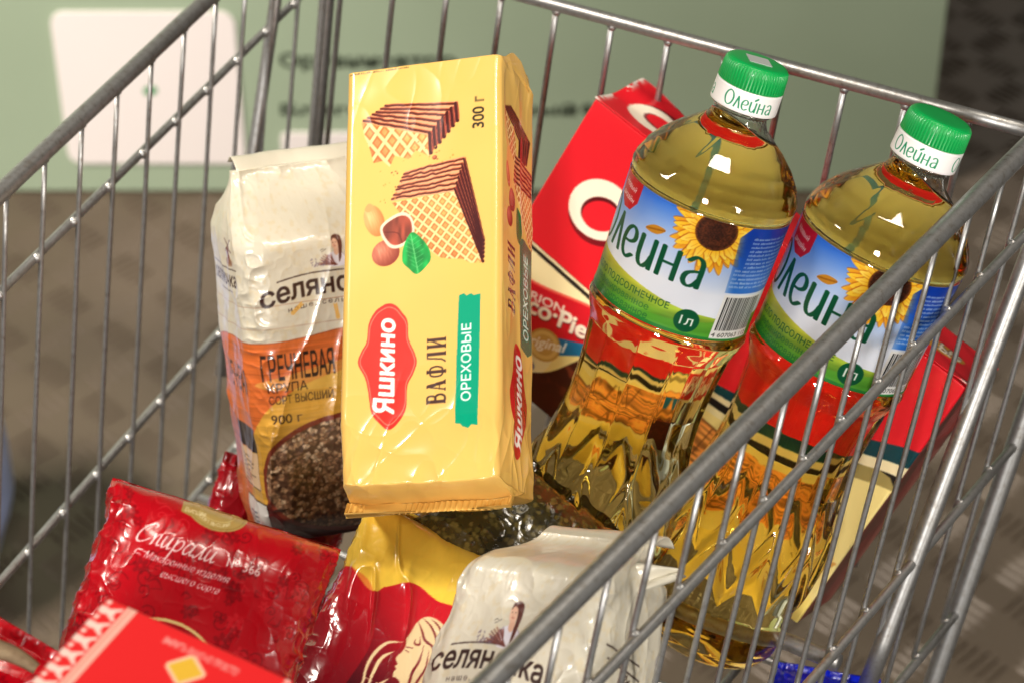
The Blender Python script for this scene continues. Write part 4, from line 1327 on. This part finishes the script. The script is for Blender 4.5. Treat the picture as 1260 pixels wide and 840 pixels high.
def pie(X, Y):
    q = fbm(X / 6, Y / 5, 4, 14)
    o = np.empty(X.shape + (3,)); o[:] = rgb((62, 20, 14))
    h = (sstep(.50, .68, q) * sstep(-150, -118, Y + .25 * X + 10))[..., None]
    return o * (1 - .75 * h) + rgb((170, 78, 46)) * .75 * h


A.poly([(-142, -150), (-110, -146), (-80, -142), (-62, -132), (-48, -112), (-40, -113), (-30, -122), (-24, -140), (-30, -160), (-142, -160)], pie, smooth=True)
# right side panel
A.rect(116, -152, 150, -22, (120, 14, 22)); A.rect(117, -38, 150, -1, (150, 16, 26))
for k in range(9): A.line([(118, -24 - 2.2 * k), (146, -16 - 2.2 * k)], .6, (196, 186, 176) if k % 2 else (60, 50, 46), .8, smooth=False)
A.rect(122, -9, 142, -7.4, (240, 226, 210)); A.rect(129, -7.4, 131, -3, (240, 226, 210))
x_, z_, _, _, P_ = section(230, 46, 1.3, np.array([0.]))
loft('carton_body', pc, m_carton, 230, 46, 1.3, s_steps(P_, .5, 4.0, -117, 168), np.linspace(-150, -.6, 300),
     lambda T: (1 + 0 * T, 1 + 0 * T, T, 0 * T), A, lambda s, t, x, z: .5 * (fbm(s / 50, t / 40, 2, 33) - .5) * sstep(0, -14, t) * sstep(-150, -140, t))
A2 = Art(-116, -27, 116, 27, 3.4, (222, 24, 38))
for dx, dy, c_ in ((1.4, -2, (120, 6, 20)), (0, 0, (250, 236, 214))): A2.ell(-88 + dx, 1 + dy, 17, 12.5, c_, rot=-.2)
A2.ell(-86.4, -.6, 10.4, 6.4, (90, 6, 16), rot=-.1); A2.ell(-85.8, -1.4, 9.8, 5.8, (226, 26, 40), rot=-.1)
A2.ell(90, 4, 15, 6, (206, 160, 50), .9, rot=-.2)
A2.text('Choco Pie', 56, -4.5, 9, (30, 20, 16), bold=.05, shear=.3, width=46, rot=.06); A2.text('Choco Pie', 56, -4, 9, (250, 236, 214), bold=.025, shear=.3, width=46, rot=.06)
n1, n2 = 260, 62
X, Z = np.meshgrid(np.linspace(-115.4, 115.4, n1), np.linspace(23.3, -23.3, n2))
lift = 7.0 * np.exp(-((X + 112) / 34) ** 2) * sstep(6, -23, Z) + 1.2 * np.exp(-((X - 114) / 8) ** 2) * np.exp(-((Z - 25) / 8) ** 2)
V = np.stack([X, .35 + lift + .3 * (fbm(X / 40, Z / 20, 2, 3) - .5), Z], -1).reshape(-1, 3)
C = A2.sample(X, -Z if False else Z).reshape(-1, 3)
worn = (np.exp(-((X + 115) / 2.2) ** 2) * (vnoise(X / 2, Z / 2.2, 5) > .35) * (np.abs(Z) > 5) + np.exp(-((Z + 23.2) / .7) ** 2) * (X < -92) + np.exp(-(((X - 113) / 2.0) ** 2 + ((Z - 22.5) / 1.0) ** 2))).reshape(-1, 1)
C = C * (1 - np.clip(worn, 0, 1)) + lin(rgb((236, 224, 214))) * np.clip(worn, 0, 1)
o = mesh_obj('top_flap', V, grid_faces(n2, n1), m_carton, pc, col=C, scale=.001)
sl = o.modifiers.new('board', 'SOLIDIFY'); sl.thickness = .0005; sl.offset = 1

# red tea carton in the foreground
TC = (234, 38, 40)
tea = thing('tea_carton', 'flat coral red carton with a white zigzag ornament and a yellow diamond, nearest the camera', 'carton', world_M('tea_carton'))
A = Art(-66, -92, 66, 2, 3.2, TC)
A.rect(-30.4, -92, -26.2, 2, (246, 200, 180)); A.rect(-29.2, -92, -28.6, 2, (226, 110, 96)); A.rect(-27.4, -92, -27.0, 2, (226, 110, 96))
for k in range(13):
    y = -1.5 - 7.0 * k
    A.poly([(-39.5, y - 1.8), (-36.5, y - 1.8), (-31, y - 5.2), (-31, y - 6.6), (-36.5, y - 4.0), (-39.5, y - 4.0)], (250, 214, 200))
    A.poly([(-39.5, y - 4.6), (-36.5, y - 5.0), (-31, y - 1.2), (-31, y + .2), (-36.5, y - 2.6), (-39.5, y - 2.8)], (250, 214, 200))
    A.ell(-33.8, y - 3.4, 1.3, 1.3, (250, 214, 200)); A.ell(-37.8, y + .2, 1.0, 1.0, (250, 214, 200))
A.text('ВАРИТЬ ВКУСНО ПРОСТО', -10, -6.8, 2.5, (250, 196, 184), width=31.5, bold=.02)
dm = np.array([(4.0, -6.6), (13.0, -11.8), (5.8, -19.4), (-3.8, -13.2)])
dc = dm.mean(0); dm = np.array([(dc[0] + 8.6 * math.cos(a), dc[1] + 7.0 * math.sin(a)) for a in (R(100), R(10), R(-80), R(190))])
A.poly(np.vstack([[dm[i] * .88 + dm[j] * .12, dm[i] * .12 + dm[j] * .88] for i, j in ((0, 1), (1, 2), (2, 3), (3, 0))]), (250, 206, 170))
A.poly(dc + (dm - dc) * .78, (236, 186, 58)); A.poly([dc + (dm[0] - dc) * .5, dc + (dm[0] - dc) * .2, dc + (dm[2] - dc) * .55, dc + (dm[2] - dc) * .2], (248, 222, 130), .7)
A.rect(41, -92, 66, 2, (190, 30, 34)); A.rect(-66, -92, -41, 2, (190, 30, 34))
for k in range(4): A.ell(38.5, -.8 - 2.5 * k, .9, .8, (250, 214, 200))
x_, z_, _, _, P_ = section(80, 20, 1.0, np.array([0.]))
loft('carton_body', tea, m_carton, 80, 20, 1.0, s_steps(P_, .5, 4.0, -44, 44), np.linspace(-90, 0, 190), lambda T: (1 + 0 * T, 1 + 0 * T, T, 0 * T), A, lambda s, t, x, z: .3 * (fbm(s / 30, t / 30, 2, 3) - .5) * sstep(0, -6, t))

# ---------------------------------------------------------------- the two bottles of sunflower oil
m_oil, nt, b = new_mat('sunflower_oil')
pset(b, Roughness=0.0, IOR=1.46, Transmission_Weight=1.0, Base_Color=(1.0, 1.0, 1.0))
va = nt.nodes.new('ShaderNodeVolumeAbsorption')
va.inputs['Color'].default_value = (1.0, 0.85, 0.06, 1)
va.inputs['Density'].default_value = 17
nt.links.new(va.outputs[0], nt.nodes['Material Output'].inputs['Volume'])
m_pet, nt, b = new_mat('clear_plastic')
pset(b, Roughness=0.03, IOR=1.5, Transmission_Weight=1.0, Base_Color=(.96, .97, .96))
m_cap = plain('green_cap_plastic', (0, 160, 74), .34, coat=.2)
m_band = printed('printed_white_plastic', .35, coat=.1, bump=None)
m_label = printed('printed_label_film', .30, coat=.35, bump=None)


def through_light(m, share):
    """thin film: part of the light that falls on one side comes out of the other"""
    nt = m.node_tree
    b = nt.nodes['Principled BSDF']
    tl, mx = nt.nodes.new('ShaderNodeBsdfTranslucent'), nt.nodes.new('ShaderNodeMixShader')
    src = b.inputs['Base Color']
    if src.is_linked: nt.links.new(src.links[0].from_socket, tl.inputs['Color'])
    else: tl.inputs['Color'].default_value = src.default_value
    mx.inputs[0].default_value = share
    nt.links.new(b.outputs[0], mx.inputs[1]); nt.links.new(tl.outputs[0], mx.inputs[2])
    nt.links.new(mx.outputs[0], nt.nodes['Material Output'].inputs['Surface'])


through_light(m_label, .34)
m_back = plain('white_label_back', (244, 242, 236), .6)
through_light(m_back, .55)
m_patch = plain('pale_grey_print', (176, 182, 180), .5)

PROF = np.array([(24, 12.2), (26, 12.6), (29, 14.2), (33, 19), (38, 25), (44, 31), (50, 35.3), (55, 37.6), (58, 38.3), (61, 38.0), (64, 37.4), (90, 36.9), (116, 36.2), (120, 36.6), (123, 37.4), (127, 36.4), (134, 33.8), (150, 32.2), (165, 31.4), (178, 32.0), (190, 33.8), (202, 35.6), (214, 36.6), (240, 36.4), (256, 36.2), (264, 35.0), (270, 31.5), (273, 27.0), (274.6, 20.0)])


def bottle_r(s, ph):
    """radius in mm, s mm below the top of the cap"""
    r = np.interp(s, PROF[:, 0], PROF[:, 1])
    # facets round the waist
    k = 12
    a = np.mod(ph + PI / k, 2 * PI / k) - PI / k
    fac = 1 / np.cos(a) * math.cos(PI / k) * 1.012
    wgt = sstep(124, 136, s) * sstep(205, 188, s)
    r = r * (1 + wgt * (fac - 1))
    r = r - .2 * wgt * np.exp(-((np.abs(a) - PI / k) / .05) ** 2)
    # shallow flutes of the shoulder
    r = r - .35 * sstep(30, 40, s) * sstep(57, 48, s) * sstep(.2, .9, np.cos(ph * 7 + s * .10))
    # hoops above and below the label
    r = r - .7 * np.exp(-((s - 62.2) / .9) ** 2) - .6 * np.exp(-((s - 119.2) / .9) ** 2)
    # the zigzag ridge on the foot
    nz_ = 11
    tri = np.abs(np.mod(ph / (2 * PI) * nz_ + .1, 1) - .5) * 2
    tri = .5 - .5 * np.cos(PI * np.clip(tri * 1.0, 0, 1)) * .4 + (tri - .5) * .6
    zz = 204 + 24 * tri
    slope = 1 / math.sqrt(1 + (24 * 2 * nz_ / (2 * PI) / 36.5) ** 2)
    d = (s - zz) * slope
    r = r + 2.7 * np.exp(-(d / 3.1) ** 2) - 1.0 * sstep(0, 8, d) * sstep(262, 240, s)
    return r


def bottle_art():
    A = Art(-118, -122, 118, -58, 5.0, (232, 240, 252))
    sky = np.clip((-62 - A.Y) / 34 + .10 * (fbm(A.X / 14, A.Y / 10, 3, 4) - .5), 0, 1) ** .8
    side = sstep(-60, -20, A.X) * sstep(30, 4, A.X) * .35
    f = np.clip(sky + side * 0, 0, 1)[..., None]
    A.a[:] = rgb((52, 120, 232)) * (1 - f) + rgb((234, 240, 252)) * f
    pale = (np.exp(-((A.X + 14) / 12) ** 2) * np.exp(-((A.Y + 80) / 14) ** 2) * .35)[..., None]
    A.a = A.a * (1 - pale) + rgb((250, 252, 255)) * pale
    # fields
    hill = [(x, np.interp(x, [-118, -60, -40, -20, 0, 20, 40, 118], [-97, -97.5, -99.5, -102.5, -106, -107.5, -106, -104])) for x in np.linspace(-118, 118, 80)]

    def field(X, Y):
        q = sstep(-98, -120, Y + .02 * X)[..., None]
        n_ = (fbm(X / 30 + Y / 18, Y / 3.2 - X / 26, 3, 6) - .5)[..., None]
        c_ = rgb((222, 212, 70)) * (1 - q) + rgb((66, 150, 44)) * q
        return np.clip(c_ * (1 + .5 * n_), 0, 1)
    A.poly(hill + [(118, -124), (-118, -124)], field)
    A.poly([(-60, -112), (-30, -114), (0, -112.5), (26, -109), (60, -111), (60, -117), (-60, -119)], (86, 168, 52), .55, smooth=True)
    A.rect(-118, -124, 118, -118.2, (16, 112, 52))
    A.poly([(-118, -116.5), (118, -117.8), (118, -122), (-118, -122)], (20, 120, 50), .75)
    # sunflower
    fx, fy = 6.0, -66.0
    q = np.random.RandomState(4)
    for lay, (n_, r1, c1, c2) in enumerate(((26, 20.5, (226, 130, 24), (246, 180, 40)), (24, 18.5, (250, 176, 26), (255, 214, 60)), (20, 15.5, (255, 196, 40), (255, 226, 96)))):
        for k in range(n_):
            a = 2 * PI * (k + .37 * lay) / n_ + q.uniform(-.06, .06); r_ = r1 * q.uniform(.9, 1.06); wd = q.uniform(2.2, 2.9)
            L = [(7, 0), (11, wd * .72), (r_ * .8, wd * .62), (r_, 0), (r_ * .8, -wd * .62), (11, -wd * .72)]
            c_, s_ = math.cos(a), math.sin(a)
            T_ = lambda p: (fx + p[0] * c_ - p[1] * s_, fy + p[0] * s_ + p[1] * c_)
            pp = [T_(p) for p in L]
            A.poly([T_((p[0] + .3, p[1] * 1.15 - .3)) for p in L], (190, 96, 14), .6, smooth=True)
            A.poly(pp, lambda X, Y: rgb(c1) + (rgb(c2) - rgb(c1)) * sstep(8, r_, np.hypot(X - fx, Y - fy))[..., None], smooth=True)
            A.line([T_((9, .2)), T_((r_ * .85, .1))], .3, (226, 140, 30), .6)

    def disk(X, Y):
        d = np.hypot(X - fx, Y - fy) / 9.4
        n_ = vnoise(X / .55, Y / .55, 3)
        o = rgb((60, 28, 16)) * (.55 + .9 * n_)[..., None]
        ring = (np.exp(-((d - .62) / .2) ** 2) * .55)[..., None]
        o = o * (1 - ring) + rgb((110, 54, 26)) * (.6 + .6 * n_)[..., None] * ring
        e_ = sstep(.82, 1.0, d)[..., None] * (.4 + .6 * n_[..., None])
        return o * (1 - e_) + rgb((150, 80, 24)) * e_
    A.ell(fx, fy, 9.4, 9.0, disk)
    # blue panel of small print, left of the seam
    bp_ = [(17, -66), (22, -60), (64, -56), (64, -94), (19.5, -94), (18.5, -80)]

    def blue(X, Y):
        f_ = sstep(-62, -94, Y)[..., None]
        return rgb((14, 62, 176)) * (1 - f_) + rgb((44, 118, 214)) * f_
    A.poly(bp_, blue, alpha=lambda X, Y: sstep(15, 25, X + .12 * (Y + 94)) * .97)
    for k in range(13):
        y = -66.5 - 2.05 * k
        x = 24.5 if k < 8 else 20.5
        while x < 62:
            wd = q.uniform(1.2, 5)
            for j in np.arange(x, min(x + wd, 62), .62):
                A.rect(j, y, j + .40, y + q.choice([.8, .85, 1.1]), (214, 228, 250), .8)
            x += wd + .8
    # bar code
    A.rect(20.0, -117.5, 45.5, -95, (240, 240, 238))
    x = 21.6
    while x < 44.2:
        wd = q.choice([.3, .55, .8]); A.rect(x, -113.4, x + wd, -96.2, (26, 26, 28)); x += wd + q.choice([.3, .5, .75])
    A.text('4 607063 112', 20.8, -116.7, 2.2, (40, 40, 40), width=23.6)
    # red ribbon
    A.poly([(-56, -55), (-33.5, -55), (-34, -70), (-38, -75), (-44, -75.5), (-52, -71)], (206, 26, 44)); 
    A.text('Новый', -50.5, -66.0, 2.6, (248, 226, 226), shear=.25, width=12.5, rot=-.06, bold=.01); A.text('дизайн', -50.5, -71.0, 2.6, (248, 226, 226), shear=.25, width=13, rot=-.06, bold=.01)
    # words
    write_ole(A, -59, -94.6, 14.2, 2.5, (0, 84, 52), nib=(0.0, .5), leaf=(206, 140, 40), sx=.82)
    A.text('МАСЛО ПОДСОЛНЕЧНОЕ', -2.5, -108.4, 3.3, (18, 92, 52), anchor='r', width=54, bold=.008)
    A.text('рафинированное', -11, -112.9, 3.3, (34, 112, 58), anchor='r', width=37); A.text('дезодорированное', -10.4, -117.0, 3.3, (34, 112, 58), anchor='r', width=41)
    A.ell(7, -111.2, 5.9, 5.7, (6, 88, 52)); A.text('1л', 7, -113.4, 4.8, (240, 248, 240), anchor='c', bold=.006, width=6.2)
    return A


def band_art():
    A = Art(-47.2, -22, 47.2, -10, 7.0, (244, 240, 238))
    for k in range(3):
        x = -9.5 + 31.45 * k
        for sh_ in (-94.35, 0, 94.35): write_ole(A, x + sh_, -19.0, 4.3, .72, (0, 134, 86), nib=(0, .5), sx=.92)
    return A


LBL, BND = bottle_art(), band_art()


def make_bottle(label, M, cap_spin, group):
    root = thing('oil_bottle', label, 'oil bottle', M, group)
    upl = np.array(M.to_3x3().inverted() @ Vector((0, 0, 1)))
    ph = np.linspace(-PI, PI, 481)[:-1]
    sin, cos = np.sin(ph), np.cos(ph)
    S0 = 30.0
    # where the level oil surface meets the tilted neck (local z = -s)
    lev = S0 - np.clip((upl[0] * sin - upl[1] * cos) / upl[2] * -14.5 * -1, -7, 7)
    n = 420
    f = np.linspace(0, 1, n)
    s = lev[None] + (274.6 - lev[None]) * f[:, None]
    r = bottle_r(s, ph[None])
    V = np.stack([r * sin, -r * cos, -s], -1).reshape(-1, 3)
    ns = len(ph); j = np.arange(ns)
    # level oil top with a soft meniscus, domed foot below
    top_c = np.array([[0, 0, -lev.mean()]])
    rings, F = [V], [grid_faces(n, ns, True)[:, ::-1]]
    off = n * ns
    for q in (12.0, 4.0):
        rings.append(np.c_[q * sin, -q * cos, np.full(ns, -272.0 + (12 - q) * .5)])
    F.append(grid_faces(2, ns, True, off)[:, ::-1])
    a, b_ = (n - 1) * ns, off
    F.append(np.stack([a + j, b_ + j, b_ + (j + 1) % ns, a + (j + 1) % ns], -1))
    rings.append(np.array([[0, 0, -267.5]])); rings.append(top_c)
    cb, ct = off + 2 * ns, off + 2 * ns + 1
    F.append(np.stack([off + ns + j, np.full(ns, cb), off + ns + (j + 1) % ns], -1))
    F.append(np.stack([j, (j + 1) % ns, np.full(ns, ct)], -1)[:, ::1])
    body = mesh_obj('oil_filled_body', np.vstack(rings), F, m_oil, root, scale=.001)
    # make every face look outwards
    import bmesh
    bm = bmesh.new(); bm.from_mesh(body.data); bmesh.ops.recalc_face_normals(bm, faces=bm.faces); bm.to_mesh(body.data); bm.free()
    # clear neck above the oil: outer and inner wall
    pr_s = np.array([12.5, 20.5, 21.2, 22.4, 23.2, 24])
    pr_r = np.array([12.0, 12.0, 13.6, 13.6, 12.2, 12.2])
    k = 26
    f = np.linspace(0, 1, k)
    so = 12.5 + (lev[None] - .25 - 12.5) * f[:, None]
    ro = np.where(so < 24, np.interp(so, pr_s, pr_r), bottle_r(np.maximum(so, 24), ph[None]))
    ri_ = np.minimum(ro - .8, np.where(so < 24, 11.2, ro - .8))
    Vo = np.stack([ro * sin, -ro * cos, -so], -1)
    Vi = np.stack([ri_ * sin, -ri_ * cos, -so], -1)[::-1]
    Vn = np.concatenate([Vo, Vi]).reshape(-1, 3)
    Fn = [grid_faces(2 * k, ns, True), np.stack([(2 * k - 1) * ns + j, (2 * k - 1) * ns + (j + 1) % ns, (j + 1) % ns, j], -1)]
    nk = mesh_obj('clear_neck', Vn, Fn, m_pet, root, scale=.001)
    bm = bmesh.new(); bm.from_mesh(nk.data); bmesh.ops.recalc_face_normals(bm, faces=bm.faces); bm.to_mesh(nk.data); bm.free()
    # wrap label, a thin film just proud of the wall
    pl = np.linspace(-PI, PI, 761)
    sl = np.linspace(63.0, 118.6, 190)
    sl2 = np.repeat(sl[:, None], len(pl), 1)
    rl = np.interp(sl, PROF[:, 0], PROF[:, 1])[:, None] + .32 + 0 * pl[None]
    V = np.stack([rl * np.sin(pl), -rl * np.cos(pl), -sl2], -1).reshape(-1, 3)
    C = LBL.sample(37.0 * pl[None] + 0 * sl2, -(60.5 + (sl2 - 63.0) * (58.2 / 55.6))).reshape(-1, 3)
    lb = mesh_obj('label', V, grid_faces(len(sl), len(pl))[:, ::-1], m_label, root, col=C, scale=.001)
    pk, sk = pl[::6], sl[::6]
    rk = np.interp(sk, PROF[:, 0], PROF[:, 1])[:, None] + .20 + 0 * pk[None]
    mesh_obj('label_back', np.stack([rk * np.sin(pk), -rk * np.cos(pk), -np.repeat(sk[:, None], len(pk), 1)], -1).reshape(-1, 3), grid_faces(len(sk), len(pk)), m_back, lb, scale=.001)
    # cap with ribs, and the printed band below it
    pc_ = np.linspace(-PI, PI, 961)[:-1]
    pz = np.array([(0.0, 0), (6, 0), (11.2, .05), (12.6, .25), (13.6, .9), (14.1, 2.0), (14.4, 4), (14.8, 10.6), (14.6, 10.9), (13.2, 11.0)])
    rr = pz[:, 0][:, None] + np.where((pz[:, 1] > 1.5) & (pz[:, 1] < 10.7), 1, 0)[:, None] * .28 * np.sign(np.sin(pc_ * 60))[None] * np.minimum(1, np.abs(np.sin(pc_ * 60)) * 3)[None]
    V = np.stack([rr * np.sin(pc_), -rr * np.cos(pc_), np.repeat(-pz[:, 1:2], len(pc_), 1)], -1).reshape(-1, 3)
    cp = mesh_obj('cap', V, grid_faces(len(pz), len(pc_), True), m_cap, root, scale=.001)
    if cap_spin == 0:
        g = 5.2
        an = R(12)
        sq = np.array([(x * math.cos(an) - y * math.sin(an), x * math.sin(an) + y * math.cos(an), .25) for x, y in ((-g, -g), (g, -g), (g, g), (-g, g))])
        mesh_obj('printed_patch', np.vstack([sq, sq - [0, 0, .2]]), [np.array([[0, 1, 2, 3], [7, 6, 5, 4], [0, 4, 5, 1], [1, 5, 6, 2], [2, 6, 7, 3], [3, 7, 4, 0]])], m_patch, cp, smooth=False, scale=.001)
    pb = np.linspace(-PI, PI, 481)
    prb = np.array([(13.4, 11.1), (14.9, 11.15), (15.1, 11.6), (15.2, 20.0), (15.1, 20.8), (14.6, 21.1), (13.6, 21.1)])
    sb_ = np.concatenate([prb[:2, 1], np.linspace(11.6, 20.8, 70), prb[-2:, 1]])
    rb = np.concatenate([prb[:2, 0], np.interp(np.linspace(11.6, 20.8, 70), prb[2:5, 1], prb[2:5, 0]), prb[-2:, 0]])
    P2, S2 = np.meshgrid(pb, sb_)
    V = np.stack([rb[:, None] * np.sin(P2), -rb[:, None] * np.cos(P2), -S2], -1).reshape(-1, 3)
    sp_ = np.mod(15.0 * P2 - cap_spin + 47.12, 94.25) - 47.12
    C = BND.sample(sp_, -S2).reshape(-1, 3)
    mesh_obj('cap_band', V, grid_faces(len(sb_), len(pb)), m_band, root, col=C, scale=.001)
    return root


make_bottle('sunflower oil bottle beside the wafer pack with its whole front label in clear view', world_M('oil1'), 0, 'sunflower oil bottles')
make_bottle('sunflower oil bottle nearest the right rail with its label partly behind the cart wires', world_M('oil2'), -8.0, 'sunflower oil bottles')
